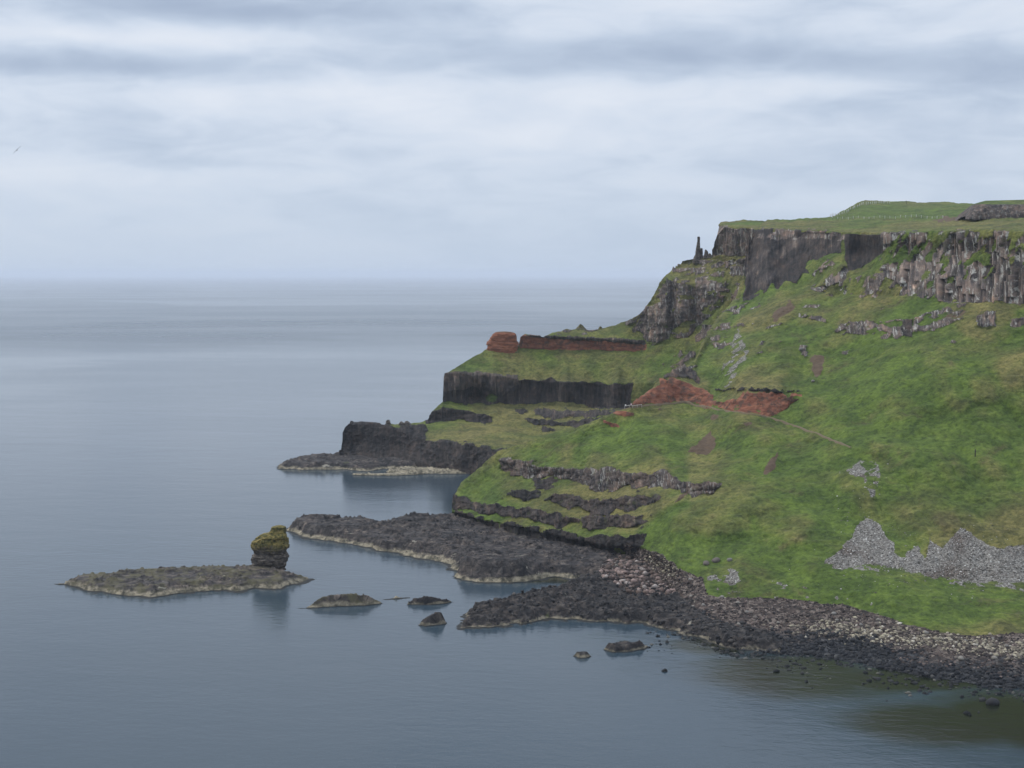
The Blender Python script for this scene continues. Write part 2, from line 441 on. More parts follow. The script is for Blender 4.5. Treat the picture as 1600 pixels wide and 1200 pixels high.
# slope relief: gullies and swells
B.bump(1260, 640, 60, 120, 8); B.bump(1330, 560, 60, 80, 6); B.bump(1150, 540, 70, 60, -8); B.bump(1500, 600, 120, 90, -7); B.bump(1380, 800, 60, 60, 5); B.bump(1120, 700, 60, 40, 4); B.bump(900, 700, 80, 30, -3)
# rock bands of the near headland
B.band('rock', [(779,717),(812,720),(869,731),(925,733),(1000,738),(1040,740),(1065,752),(1080,757),(1124,760)],
               [(779,722),(790,740),(824,751),(850,745),(880,748),(905,758),(917,765),(955,769),(975,762),(1000,762),(1045,766),(1068,770),(1085,775),(1110,775),(1124,767)], 3.4, 10, 5, 1, lichen=.6, tone=.5, olive=.5)
B.band('rock', [(797,767),(820,765),(846,770)], [(797,772),(820,784),(846,780)], 1.4, 4, 4, 2)
B.band('rock', [(850,778),(885,774),(920,778),(960,781),(1000,777),(1030,774)], [(850,781),(885,796),(905,790),(920,804),(945,805),(960,794),(980,800),(1000,797),(1030,782)], 2.4, 9, 5, 3, tone=.2)
B.band('rock', [(706,768),(720,776),(740,785),(780,791),(830,795),(870,803),(905,813)], [(706,797),(745,800),(790,808),(830,810),(870,823),(905,818)], 2.4, 8, 5, 4, tone=.15)
B.band('rock', [(905,812),(940,806),(1010,805)], [(905,824),(940,828),(980,822),(1010,818)], 2., 9, 5, 5, tone=.2)
B.band('rock', [(706,794),(750,808),(800,817),(840,824),(890,833),(930,840),(960,838),(1010,834)], [(706,812),(760,822),(800,834),(850,845),(900,856),(950,864),(1010,852)], 2.2, 9, 4, 6)
# scattered small outcrops there
B.band('rock', [(740,740),(1020,745)], [(740,850),(1020,850)], 0, 3, 5, 7, cover=(6, .42, (1.6, 1.6, .7)))
# red laterite banks with the dark lip over them
B.band('red', [(988,626),(1003,616),(1018,608),(1032,593),(1057,590),(1083,601),(1095,608),(1108,614),(1112,620)], [(988,636),(1027,634),(1069,628),(1097,635),(1112,640)], 2., 8, 5, 8, cover=(7, -.55, (1, 1, .7)))
B.band('red', [(1112,624),(1130,628),(1158,622),(1164,611),(1190,613),(1222,611),(1228,620),(1232,616),(1253,617)], [(1112,636),(1117,635),(1153,645),(1198,650),(1222,643),(1235,632),(1253,618)], 2., 6, 4, 9, cover=(6, -.45, (1, 1, .8)))
B.band('rock', [(1035,588),(1055,579),(1068,572),(1080,577),(1092,592)], [(1035,592),(1055,590),(1075,592),(1092,602)], 1.5, 4, 4, 10, tone=.3)
B.band('rock', [(1117,607),(1164,606),(1250,611)], [(1117,610),(1164,610),(1250,615)], 1.0, 4, 3, 11, cover=(4, -.1, (1, 1, 1)))
B.band('red', [(958,643),(975,642),(992,645)], [(958,646),(975,651),(992,649)], .5, 2, 3, 12)
B.band('red', [(942,656),(955,661),(970,664)], [(942,660),(955,667),(970,667)], .5, 2, 3, 13)
# slips of bare soil
def soil(top, bot, sd, push=.8): B.band('soil', top, bot, push, 5, 4, sd, val=.72)
soil([(1072,706),(1095,690),(1111,673),(1119,690)], [(1072,709),(1090,713),(1111,707),(1119,699)], 14, 1.2)
soil([(1193,738),(1203,718),(1212,710),(1219,704)], [(1193,745),(1203,740),(1212,728),(1219,710)], 15, 1.)
soil([(1052,784),(1075,766)], [(1052,789),(1075,775)], 16)
soil([(1108,648),(1125,650)], [(1108,658),(1125,656)], 17); soil([(1158,659),(1175,660)], [(1158,665),(1175,664)], 18)
soil([(1205,500),(1213,484),(1235,471),(1242,476)], [(1205,502),(1213,502),(1235,490),(1242,478)], 19, 1.5)
soil([(1266,562),(1276,553),(1290,556)], [(1266,570),(1276,590),(1290,568)], 20)
soil([(1027,637),(1036,638)], [(1027,643),(1036,642)], 21); soil([(1455,346),(1478,340),(1500,342)], [(1455,349),(1478,348),(1500,346)], 22, 1.)
soil([(1470,498),(1500,484),(1512,486)], [(1470,510),(1500,496),(1512,489)], 23, .5)
# upper cliffs -------------------------------------------------------
B.bump(1176, 410, 9, 70, 6); B.bump(1196, 400, 9, 60, -4); B.bump(1222, 405, 12, 50, 8); B.bump(1255, 395, 28, 45, 16); B.bump(1300, 378, 10, 20, 6); B.bump(1348, 392, 24, 32, 12); B.bump(1300, 425, 30, 30, -3)
hh = B.band('rock', [(1160,362),(1195,360),(1300,363),(1316,366)], [(1160,474),(1178,463),(1187,452),(1193,459),(1204,446),(1216,454),(1228,440),(1243,443),(1253,430),(1262,430),(1264,410),(1300,398),(1316,392)], 2.5, 6, 5, 30, tone=.05, olive=0, lichen=.03)
hh2 = B.band('rock', [(1318,366),(1384,366)], [(1318,400),(1325,424),(1345,420),(1384,393)], 1.5, 3, 6, 31, tone=.04, olive=0)
B.band('rock', [(1168,358),(1300,361),(1320,364)], [(1168,372),(1220,377),(1260,372),(1320,376)], .6, 5, 5, 32, cover=(5, .0, (1, 1, 1)), tone=.8, lichen=.9, olive=.5)
m1 = B.band('rock', [(1268,408),(1290,404),(1327,420)], [(1259,452),(1290,462),(1327,463)], 2., 5, 6, 33, cover=(4, -.08, (1, 1, 2.5)), tone=.8, lichen=1., olive=.5)
m2 = B.band('rock', [(1327,436),(1380,428),(1424,430)], [(1327,463),(1380,466),(1424,464)], 2., 5, 6, 34, cover=(4, .0, (1, 1, 2.)), tone=.7, lichen=1., olive=.6)
m3 = B.band('rock', [(1378,363),(1525,361),(1780,362)], [(1378,426),(1400,440),(1424,462),(1487,474),(1560,470),(1600,478),(1780,482)], 1.2, 5, 6, 35, cover=(4., -.1, (.8, .8, 2.4)), tone=.75, lichen=1., olive=.6)
m4 = B.band('rock', [(1376,405),(1424,408),(1500,415),(1780,415)], [(1376,426),(1424,458),(1500,472),(1780,478)], 0, 5, 6, 36, cover=(4.5, -.14, (.8, .8, 3.)), tone=.65, lichen=.9, olive=.4)
B.colw = np.clip(np.maximum.reduce([m1, m3, m4]), 0, 1)
# lower broken outcrops
for k, (tp, bt) in enumerate([
  ([(1247,490),(1289,498)], [(1247,496),(1289,508)]), ([(1302,512),(1340,500),(1372,504)], [(1302,520),(1340,526),(1372,522)]),
  ([(1370,506),(1400,498),(1428,500)], [(1370,520),(1400,526),(1428,528)]), ([(1427,500),(1460,486),(1506,484)], [(1427,517),(1460,516),(1506,500)]),
  ([(1524,492),(1560,486)], [(1524,508),(1560,514)]), ([(1248,543),(1262,540)], [(1248,553),(1262,556)]), ([(1580,500),(1640,490)], [(1580,508),(1640,512)])]):
    B.band('rock', tp, bt, 1.6, 7, 4, 40+k, cover=(4, -.15, (1.3, 1.3, 1)), tone=.6, lichen=.9, olive=.4)
B.band('rock', [(1408,500),(1427,498)], [(1408,524),(1427,528)], 1., 2, 4, 60, tone=.1)
B.band('rock', [(1130,470),(1560,470)], [(1130,560),(1560,560)], .0, 3, 6, 61, cover=(5, .47, (1.6, 1.6, .7)), tone=.6, lichen=.9, olive=.5)
B.band('rock', [(1040,560),(1090,520),(1140,470),(1190,462)], [(1040,585),(1090,575),(1140,545),(1190,500)], .0, 5, 5, 69, cover=(5, .16, (1.3, 1.3, .8)), tone=.6, lichen=.9, olive=.6)
# screes
B.band('scree', [(1120,598),(1135,560),(1150,512),(1160,525),(1170,560)], [(1120,602),(1135,603),(1150,590),(1170,562)], 0, 7, 5, 62, cover=(4, .02, (1, 1, 1)), val=.62)
B.band('scree', [(1286,882),(1310,868),(1330,836),(1340,815),(1347,808),(1362,812),(1378,822),(1392,845),(1398,866),(1415,868),(1432,852),(1440,860),(1451,838),(1453,848),(1446,872),(1470,856),(1490,838),(1503,826),(1520,834),(1540,852),(1560,862),(1575,858),(1600,852),(1780,850)],
                [(1286,886),(1350,890),(1420,894),(1500,906),(1560,912),(1600,909),(1780,915)], -.4, 9, 6, 63, soft=11)
B.band('scree', [(1320,737),(1345,720),(1360,722),(1376,729)], [(1320,740),(1345,748),(1360,782),(1368,772),(1376,742)], 0, 6, 4, 64, soft=7, cover=(4, -.12, (1, 1, 1)), val=.8)
B.band('scree', [(1104,902),(1120,896),(1140,892),(1165,898)], [(1104,908),(1130,916),(1165,914)], 0, 6, 3, 65, cover=(3, -.1, (1, 1, 1)))
B.band('scree', [(1100,930),(1160,900),(1340,935),(1420,965)], [(1100,934),(1225,941),(1337,953),(1420,978)], 0, 3, 3, 66, cover=(2.5, .42, (1, 1, 1)))
B.band('scree', [(1300,884),(1420,892),(1600,905),(1780,910)], [(1300,892),(1420,902),(1500,914),(1600,922),(1780,925)], 0, 4, 3, 68, cover=(2.5, .1, (1, 1, 1)), val=.9)
# beach
B.band('beach', [(975,850),(1000,856),(1040,868),(1062,889),(1100,904),(1106,930),(1160,933),(1225,938),(1337,950),(1412,975),(1487,988),(1600,990),(1780,1000)],
                [(975,1300),(1780,1300)], 0, 5, 5, 67)
B.mask['tone'] += np.clip(hh+hh2, 0, 1)*np.clip(.9*fbm(B.P0, 9, 4, 401, (1, 1, 1.4))-.05+.3*np.exp(-((B.PX-1192)/9)**2)+.15*np.exp(-((B.PY-372)/9)**2), 0, .8)  # mottled recess; its lighter rib is shading put into the rock tone
B.smoothf = np.clip(hh+hh2, 0, 1)*.75; B.mpp = .33; B.cwid = 1.9; B.camp = 2.
B.rough = np.maximum(B.rough, B.mask['beach']*.4)
B.drop = np.interp(B.x, [706, 985, 1165, 1180, 1780], [1, 1, 1, .05, .05])
B.dD *= sstep(0, 6, B.PY-B.sil[:, None])*.6+.4
ww = sstep(366, 400, B.PY)*sstep(935, 880, B.PY)*sstep(0, 25, B.PY-B.sil[:, None])
gul = fbm(B.P0, 26, 3, 301, (.8, 1.6, 2.6), .5, True)
B.dD += ww*(6.5*fbm(B.P0, 48, 3, 300) + 4.6*gul)
B.mask['olive'] += -.35*sstep(.15, .6, gul)*ww + .12*ww*fbm(B.P0, 12, 3, 305)
B_obj = tag(B.build('grassy_headland', [(3, 1), (10, 6), (25, 20), (60, 50), (200, 110)], left=[(2, 8, .5), (6, 18, 3), (14, 30, 8), (30, 45, 20)]),
    'steep green headland with rock bands, red earth banks, grey screes and columned cliff top', 'headland', kind='structure')

# ---- far promontory ------------------------------------------------------------------
LA = [
 [(528,712,2),(540,712,2.5),(600,720,2.5),(665,727,2),(700,731,1.5),(745,738,1.5),(790,750,1),(850,770,1),(1220,800,1)],
 [(528,664,688),(545,662,688),(600,664,682),(662,688,668),(700,692,655),(735,695,645),(786,703,628),(850,715,620),(1220,740,600)],
 [(528,655,700),(665,659,695),(672,658,696),(720,660,694),(770,660,690),(800,666,683),(850,675,672),(960,665,650),(1220,650,640)],
 [(528,632,705),(672,643,700),(693,632,704),(740,643,702),(790,644,700),(850,650,690),(960,645,672),(1220,620,660)],
 [(528,628,709),(690,631,706),(750,630.5,712),(800,633,714),(860,634,712),(930,637,706),(985,640,700),(1220,640,690)],
 [(528,583,712),(693,583,712),(760,586,716),(800,590,718),(850,597,717),(900,599,714),(985,600,708),(1050,598,690),(1220,590,670)],
 [(528,546,740),(757,547,740),(808,545,742),(900,546,740),(1010,550,728),(1060,552,712),(1120,540,695),(1220,530,690)],
 [(528,524,744),(812,524,744),(900,527,742),(1010,534,731),(1060,530,716),(1120,520,702),(1220,500,695)],
 [(528,500,765),(905,506,762),(960,504,755),(1010,480,738),(1035,437,736),(1060,440,728),(1100,450,716),(1130,462,706),(1165,468,690),(1220,470,690)],
 [(528,400,790),(1030,408,760),(1060,412,752),(1085,408,745),(1113,404,730),(1150,412,712),(1190,418,700),(1220,420,700)],
 [(528,360,800),(1115,372,722),(1130,354,718),(1160,356,705),(1190,359,690),(1220,360,690)],
 [(528,350,830),(1120,349,760),(1220,344,790)],
]
silA = [(528,705),(532,703),(536,676),(540,667),(548,660),(575,661),(600,664),(640,662),(660,659),(668,657),(673,645),(684,636),(692,628),(694,584),(705,578),(730,563),(754,551),(758,547),(809,545.5),(813,527),(820,522),(850,525),(868,519),(885,516),(905,514),(925,517),(945,513),(962,510),(975,504),(988,498),(1000,491),(1012,477),(1022,462),(1032,440),(1042,428),(1052,419),(1065,410),(1085,405),(1100,404),(1111,402),(1113,390),(1116,378),(1120,368),(1122,354),(1128,348),(1160,346),(1220,344)]
A = Sheet(530, 1215, 1.0, LA, silA, 420, 0)
A.mask['olive'] += .55
ov(A, 860, 570, 160, 16, -.2); ov(A, 1040, 570, 40, 40, -.35); ov(A, 1090, 435, 40, 18, -.1); ov(A, 1180, 350, 60, 8, -.5)
A.band('rock', [(528,650),(545,655),(575,658),(600,664),(615,668),(660,664),(668,662)], [(528,730),(640,730),(668,734)], 2., 4, 6, 1, tone=.0, olive=.05)
A.bump(720, 715, 10, 20, -3); A.bump(745, 720, 10, 20, 3)
A.band('rock', [(662,684),(680,692),(700,688),(720,693),(735,691),(760,700),(786,702),(850,712)], [(662,740),(850,790)], 2.6, 8, 4, 2, tone=.05, olive=.1)
A.band('rock', [(662,656),(673,645),(690,638),(715,641),(740,644),(772,650)], [(662,664),(690,661),(715,657),(740,659),(755,662),(772,658)], 2.6, 4, 5, 3, tone=.05, olive=.1)
A.band('rock', [(803,638),(815,639),(826,642)], [(803,644),(815,648),(826,645)], 1, 3, 4, 4)
A.band('rock', [(832,641),(860,638),(900,643),(940,642),(965,643)], [(832,648),(860,653),(900,652),(940,650),(965,648)], 1.5, 5, 4, 5, tone=.2, olive=.3)
A.band('rock', [(818,653),(850,656),(880,660),(910,656),(950,652)], [(818,657),(835,665),(870,664),(890,668),(905,670),(930,664),(950,656)], 2., 4, 4, 6, tone=.0)
A.band('rock', [(845,668),(870,670)], [(845,675),(870,674)], .8, 3, 3, 7)
A.bump(745, 619, 26, 9, 8); A.bump(712, 600, 9, 30, -4); A.bump(772, 605, 9, 40, -5.); A.bump(815, 612, 14, 22, 5); A.bump(855, 610, 20, 25, 7); A.bump(884, 600, 8, 40, -4); A.bump(930, 615, 20, 30, 8); A.bump(965, 600, 8, 30, -4)
mc = A.band('rock', [(688,582),(720,582),(740,586),(760,584),(785,590),(800,588),(825,594),(850,595),(862,590),(870,594),(900,599),(930,597),(960,601),(990,600)], [(688,630),(700,627),(725,633),(750,630),(765,634),(780,629),(800,632),(835,630),(870,628),(900,632),(930,638),(990,642)], 2.5, 5, 4, 8, tone=.06, olive=.0)
A.band('rock', [(690,580),(812,586)], [(690,612),(740,606),(780,622),(812,600)], 0, 5, 6, 18, cover=(6, -.1, (.7, .7, 2)), tone=.42, olive=.3, lichen=.1)
A.mask['rock'] *= 1-.95*np.exp(-((A.PX-768)/10)**2-((A.PY-622)/8)**2)
A.band('red', [(809,520),(825,523),(870,526),(900,527),(960,530),(1012,535)], [(809,545),(860,546),(900,547),(960,548),(990,551),(1012,548)], 2., 3, 5, 9)
A.band('rock', [(820,523),(900,526),(960,529),(1012,533)], [(820,525),(900,531),(960,534),(1012,539)], 1., 2.5, 3, 10, tone=.3)
A.band('rock', [(980,505),(1000,490),(1022,460),(1035,435),(1060,440),(1085,447),(1100,440),(1125,445),(1140,460)], [(980,508),(1000,532),(1022,536),(1035,540),(1060,530),(1085,520),(1100,505),(1125,480),(1140,466)], 3, 9, 8, 11, cover=(7, -.08, (1.3, 1.3, .6)), tone=.55, lichen=.6, olive=.7)
A.bump(1030, 500, 12, 40, -4); A.bump(1055, 470, 8, 40, 5); A.bump(1075, 500, 12, 30, -4)
A.band('rock', [(1040,437),(1090,455)], [(1040,520),(1090,490)], 0, 7, 9, 12, tone=.15, lichen=.5, olive=.1, cover=(10, .0, (1, 1, 2)))
A.band('rock', [(1108,340),(1125,353),(1160,357),(1215,360)], [(1108,404),(1130,398),(1160,400),(1215,405)], 2., 4, 7, 13, tone=1.1, lichen=.9, olive=.8)
A.band('rock', [(1050,405),(1200,405)], [(1050,480),(1200,480)], .0, 4, 6, 14, cover=(5, .05, (1.2, 1.2, .7)), tone=.55, lichen=.7, olive=.6)
A.band('rock', [(1085,420),(1180,400)], [(1085,540),(1180,480)], .0, 5, 6, 19, cover=(6, .0, (1.1, 1.1, .8)), tone=.5, lichen=.7, olive=.6)
A.band('rock', [(1100,545),(1000,548)], [(1100,590),(1000,560)], .0, 4, 6, 15, cover=(5, .2, (1.2, 1.2, 1)), tone=.4, lichen=.4, olive=.5)
A.band('rock', [(868,506),(1000,480)], [(868,524),(1000,524)], .0, 4, 6, 16, cover=(5, .12, (1.2, 1.2, 1)), tone=.5, lichen=.3, olive=.5)
A.bump(1050, 480, 30, 50, -5); A.bump(1085, 480, 20, 60, 8); A.bump(620, 700, 30, 20, 5); A.bump(560, 700, 20, 20, 4); A.bump(735, 612, 18, 12, 3)
wa = sstep(0, 12, A.PY-A.sil[:, None])*(A.PY > 410)
A.dD += wa*(1.6*fbm(A.P0, 40, 3, 310)+.9*fbm(A.P0, 20, 3, 311, (1, 1, 2), .5, True))
A.drop = np.interp(A.x, [530, 668, 690, 1110, 1125, 1215], [.6, .6, 1, 1, .05, .05])
A.smoothf = np.zeros_like(A.D); A.mpp = .33; A.cwid = 1.5; A.camp = .9
A.colw = np.clip(.7*np.exp(-((A.PY-608)/22)**6)*(A.mask['rock'])+.8*(A.PY < 405)*A.mask['rock'], 0, 1)
A_obj = tag(A.build('far_headland', [(2, .6), (8, 5), (22, 22), (50, 50), (120, 110)], left=[(1.5, 5, .2), (5, 12, 1), (12, 20, 3), (30, 30, 12)], skirt=5.),
    'farther promontory with black basalt bands, green ledges and a red earth seam', 'headland', kind='structure')

# ------------------------------------------------------------------ low rock platforms and skerries
def sdist(px, py, poly):
    """signed distance, positive inside"""
    n = len(poly); d = np.full(px.shape, 1e9); ins = np.zeros(px.shape, bool)
    for i in range(n):
        ax, ay = poly[i]; bx, by = poly[(i+1) % n]
        vx, vy = bx-ax, by-ay; l = vx*vx+vy*vy+1e-9
        t = np.clip(((px-ax)*vx+(py-ay)*vy)/l, 0, 1)
        d = np.minimum(d, (px-ax-t*vx)**2+(py-ay-t*vy)**2)
        c = ((ay > py) != (by > py)) & (px < (bx-ax)*(py-ay)/(by-ay+1e-12)+ax)
        ins ^= c
    d = np.sqrt(d)
    return np.where(ins, d, -d)
SURF = {}
def platform(name, pts, mat, h=3., w=3., res=.4, amp=.7, step=.7, seed=0, edge=1.2, peak=None, rise=None):
    wp = [world(x, y, dz(x, y, z)) for x, y, z in pts]
    poly = [(p[0], p[1]) for p in wp]
    X = [p[0] for p in poly]; Y = [p[1] for p in poly]
    gx = np.arange(min(X)-2, max(X)+2, res); gy = np.arange(min(Y)-2, max(Y)+2, res)
    GX, GY = np.meshgrid(gx, gy, indexing='ij'); Q = np.stack([GX, GY, 0*GX], -1)
    jx = edge*fbm(Q, 5, 4, seed+1); jy = edge*fbm(Q, 5, 4, seed+2)
    d = sdist(GX+jx, GY+jy, poly)
    n1 = fbm(Q, 14, 3, seed+3); n2 = fbm(Q, 4, 4, seed+4, (1.6, 1, 1), .6, True); n3 = fbm(Q, 1.4, 3, seed+5)
    n4 = fbm(Q, 9, 3, seed+8, (2.2, .8, 1), .55, True)
    z = h*(1+.3*n1)*sstep(0, 1, d/(w*(1+.8*n1))) + amp*(.9*n2+.8*n4)*sstep(0, w, d) + .5*amp*n3*sstep(-.5, 1.5, d)
    if peak is not None:
        for (x, y, zz, r, a) in peak:
            q = world(x, y, dz(x, y, zz)); z += a*np.exp(-((GX-q[0])**2+(GY-q[1])**2)/r**2)*sstep(0, w, d)
    if rise is not None: z += rise(GX, GY)*sstep(0, 6, d)
    zt = step*np.floor(z/step+.4*n3) ; fr = z/step-np.floor(z/step)
    z = np.where(d > 0, .45*z+.55*(zt+step*sstep(.55, .95, fr)), d*1.2)
    cx, cy = (min(X)+max(X))/2, (min(Y)+max(Y))/2
    keep = z > -1.6
    idx = -np.ones(z.shape, int); idx[keep] = np.arange(keep.sum())
    f = np.stack([idx[:-1, :-1], idx[1:, :-1], idx[1:, 1:], idx[:-1, 1:]], -1).reshape(-1, 4)
    f = f[(f >= 0).all(1)]
    V = np.stack([GX-cx, GY-cy, z], -1)[keep]
    o = link_mesh(name, V, f, mat); o.location = (cx, cy, 0)
    SURF[o.name] = (V+np.array([cx, cy, 0]), gx, gy, z)
    return o
def hz(o, x, y):
    V, gx, gy, z = SURF[o.name]
    i = int(np.clip(np.searchsorted(gx, x), 0, len(gx)-1)); j = int(np.clip(np.searchsorted(gy, y), 0, len(gy)-1))
    return float(z[i, j])

islet = platform('rocky_islet', [(92,911,0),(104,906,1.),(125,896,1.6),(160,890,2.2),(190,884,2.5),(230,880,3),(270,874,3.5),(330,872,3.5),(395,873,3.5),(440,876,3),(462,882,3),(480,891,2.2),(495,898,1),(498,905,0),(480,911,0),(455,916,0),(440,924,0),(400,921,0),(380,928,0),(355,924,0),(300,928,0),(270,932,0),(235,936,0),(190,931,0),(130,924,0)],
    M_ISLET, h=2.2, w=6., res=.33, seed=10, edge=1.6, amp=.38, step=.8)
tag(islet, 'long flat dark islet with olive weed and the lone rock stack on it', 'islet')
tag(platform('sea_rock', [(75,911,0),(88,909,.6),(104,909,.6),(106,914,0),(90,914,0)], M_PALE, h=.7, w=1.5, res=.25, seed=11, edge=.5, amp=.3),
    'small pale rock just off the seaward tip of the long flat islet', 'sea rock')
shelf = tag(platform('rock_shelf', [(440,826,0),(446,819,1.5),(462,808,3),(482,800,4.5),(540,799,5),(560,799,4),(600,806,4),(640,796,5.5),(700,794,5),(740,800,4.5),(820,815,4),(900,835,4),(1010,850,4),(1060,880,4),(1010,900,3),(960,905,2),(920,903,1),(890,905,0),(868,902,0),(862,905,0),(820,911,0),(780,912,0),(735,911,0),(708,904,0),(702,888,0),(690,880,0),(650,873,0),(600,864,0),(560,854,0),(520,848,0),(470,841,0)],
    M_SHELF, h=3.0, w=6., res=.42, seed=20, edge=2.6, amp=.6, step=.95,
    peak=[(760,885,3,9,2.2),(820,888,3,7,2.),(720,885,3,5,1.6),(500,812,3,12,1.5),(650,805,3,10,2),(680,838,3,12,1),(930,880,3,8,1)]),
    'wide dark wave-cut basalt shelf with pale rim in front of the headland', 'rock shelf', kind='structure')
reef = tag(platform('boulder_reef', [(712,960,0),(716,952,1),(740,942,1.5),(756,938,1.5),(790,932,2),(820,926,2),(860,915,2),(885,900,2.5),(930,876,3),(1000,862,4),(1070,892,4),(1120,925,4),(1190,960,3),(1230,1000,1),(1230,1022,-.2),(1190,1020,-.2),(1131,1016,-.2),(1090,1001,0),(1045,988,0),(1000,978,0),(940,973,0),(900,969,0),(850,972,0),(800,978,0),(765,984,0),(735,982,0),(710,984,0)],
    M_REEF, h=1.8, w=5., res=.38, seed=30, edge=3.2, amp=1.0, step=.8, peak=[(900,935,2,9,1.6),(850,935,2,7,1.6),(935,910,2,8,1.5),(780,955,1,9,.8),(990,960,1,7,1)]),
    'low black boulder reef running out from the beach', 'reef', kind='structure')
fshelf = tag(platform('rock_shelf', [(430,733,0),(438,724,1),(455,715,1.8),(480,709,2.5),(510,706,3),(540,702,3.5),(600,706,3.5),(700,720,3),(760,732,2),(720,738,0),(690,737,.0),(650,733,0),(600,734,0),(570,738,0),(540,734,0),(500,735,0),(470,735,0)],
    M_SHELF, h=2.6, w=5., res=.6, seed=40, edge=2., amp=.7),
    'low grey basalt shelf at the foot of the far promontory cliff', 'rock shelf', kind='structure')
tag(platform('pale_ledge', [(604,740,0),(600,735,.8),(625,730,1),(660,728,1.5),(720,732,1.5),(800,742,1.5),(790,748,0),(740,741,0),(660,741,0)], M_PALE, h=1.1, w=2., res=.45, seed=41, edge=1., amp=.3),
    'pale pinkish ledge along the water under the far dark cliff', 'ledge', kind='structure')
tag(platform('sea_rock', [(546,742,0),(552,739,.7),(600,739,.8),(630,737.5,.8),(662,738,.8),(664,742,0),(610,744,0),(560,743.5,0)], M_PALE, h=.9, w=1.5, res=.35, seed=42, edge=.8, amp=.3),
    'thin pale rock ledge lying in the bay off the far shelf', 'sea rock')
SK = [
 ([(462,951,0),(478,944,.8),(500,937,1.2),(520,934,1.6),(545,930,2),(560,926,3),(575,925,3),(590,931,2),(598,938,.5),(596,944,0),(570,947,0),(530,949,0),(490,951,0)], M_ISLET, dict(h=1.5, w=2.5, amp=.7, peak=[(572,935,2,5,1.8),(520,940,1,4,.8)]), 'long low rock with dark humped end and pale tapering tip'),
 ([(597,938,0),(600,933,.6),(620,931,.6),(642,931,.5),(643,935,0),(620,937,0)], M_PALE, dict(h=.5, w=1.5, amp=.2), 'flat tan spit beside the dark humped end of the long low rock'),
 ([(635,946,0),(637,938,1.2),(650,931,2),(665,929,2.2),(680,930,2),(700,934,1.2),(714,939,.3),(700,943,0),(670,946,0)], M_REEF, dict(h=1.7, w=1.8, amp=.7), 'dark knobbly rock between the tan spit and the boulder reef'),
 ([(651,978,0),(656,970,1),(668,963,1.6),(684,956,2.6),(697,957,2.6),(698,972,.5),(690,978,0),(668,980,0)], M_REEF, dict(h=1.9, w=1.8, amp=.6, peak=[(690,964,2,3,1.2)]), 'small black rock with a raised hump, close to the reef tip'),
 ([(894,1026,0),(897,1018,1),(908,1014,1.4),(920,1016,1.2),(926,1024,.3),(920,1030,0),(902,1030,0)], M_REEF, dict(h=1.2, w=1.3, amp=.3), 'smallest round black rock alone in open water off the beach'),
 ([(939,1016,0),(942,1005,1.4),(955,999,1.8),(975,997,1.8),(992,1002,1.4),(1010,1005,.8),(1022,1008,.2),(1005,1016,0),(985,1020,0),(960,1021,0)], M_REEF, dict(h=1.5, w=1.6, amp=.6), 'larger wide black rock in open water off the beach'),
]
for k, (pts, mt, kw, lab) in enumerate(SK):
    tag(platform('sea_rock', pts, mt, res=.22, seed=60+k*7, edge=.8, step=.5, **kw), lab, 'sea rock')

# ------------------------------------------------------------------ standing rocks by outline
def stand_rock(name, prof, D, mat, depth=.8, n=72, seed=0, blk=.5, fine=.2, parent=None, base=None, rowstep=.35, ledge=0):
    """prof: (height row in photo, left, right) from top to bottom -> real widths at distance D"""
    prof = sorted(prof); ys = np.array([p[0] for p in prof], float)
    zs = world(np.full(len(ys), 800.), ys, np.full(len(ys), float(D)))[:, 2]
    xl = np.array([(p[1]-800)/F*D for p in prof]); xr = np.array([(p[2]-800)/F*D for p in prof])
    yc = world(800., ys.mean(), D)[1]
    z = np.arange(zs.min()-1.5, zs.max()+1e-6, rowstep); z[-1] = zs.max()
    L_ = np.interp(z, zs[::-1], xl[::-1]); R_ = np.interp(z, zs[::-1], xr[::-1])
    cx, hw = (L_+R_)/2, (R_-L_)/2
    th = np.linspace(0, 2*np.pi, n, endpoint=False)
    c, s_ = np.cos(th), np.sin(th)
    se = (np.abs(c)**3.+np.abs(s_)**3.)**(-1/3.)
    X = cx[:, None]+hw[:, None]*(se*c)[None]; wy = np.maximum(hw, hw.mean()*.5)*depth
    Y = yc+wy[:, None]*(se*s_)[None]; Z = np.repeat(z[:, None], n, 1)
    P = np.stack([X, Y, Z], -1)
    nr = np.stack([c, s_, 0*c], -1)[None]
    sc = max(hw.mean(), .6)
    d = blk*fbm(P, sc*.7, 3, seed, (1, 1, .7), .6, True) + fine*fbm(P, sc*.2, 3, seed+5) + blk*.5*(_h(np.floor(Z/(sc*.35)+.3*fbm(P, sc, 2, seed+8)), np.floor(Z*0), Z*0, seed)-.5)
    if ledge:
        hh_ = Z/ledge+.35*fbm(P, sc*1.5, 2, seed+8); lay = np.floor(hh_); fr = hh_-lay
        aa = np.floor((th[None]+.9*h1(lay, seed+3))/(2*np.pi)*9+.5*fbm(P, sc, 2, seed+4))
        blkh = _h(lay, aa, lay*0, seed+6)-.5
        d += 1.2*blk*blkh + .35*blk*(h1(lay, seed+2)-.5) - .4*blk*(fr > .88)
    d *= np.clip(hw/sc, .15, 1)[:, None]
    P = P+nr*d[..., None]
    m = len(z); i = np.arange(m*n).reshape(m, n)
    f = [tuple(q) for q in np.stack([i[:-1], np.roll(i, -1, 1)[:-1], np.roll(i, -1, 1)[1:], i[1:]], -1).reshape(-1, 4)]
    V = P.reshape(-1, 3); tp = np.array([[cx[-1], yc, z[-1]+.25*min(1, hw[-1])]]); V = np.concatenate([V, tp])
    f += [(int(i[-1, k]), int(i[-1, (k+1) % n]), m*n) for k in range(n)]
    org = np.array([cx[0], yc, z[0]]) if parent is None else np.zeros(3)
    o = link_mesh(name, V-org, f, mat, parent)
    if parent is None: o.location = org
    return o

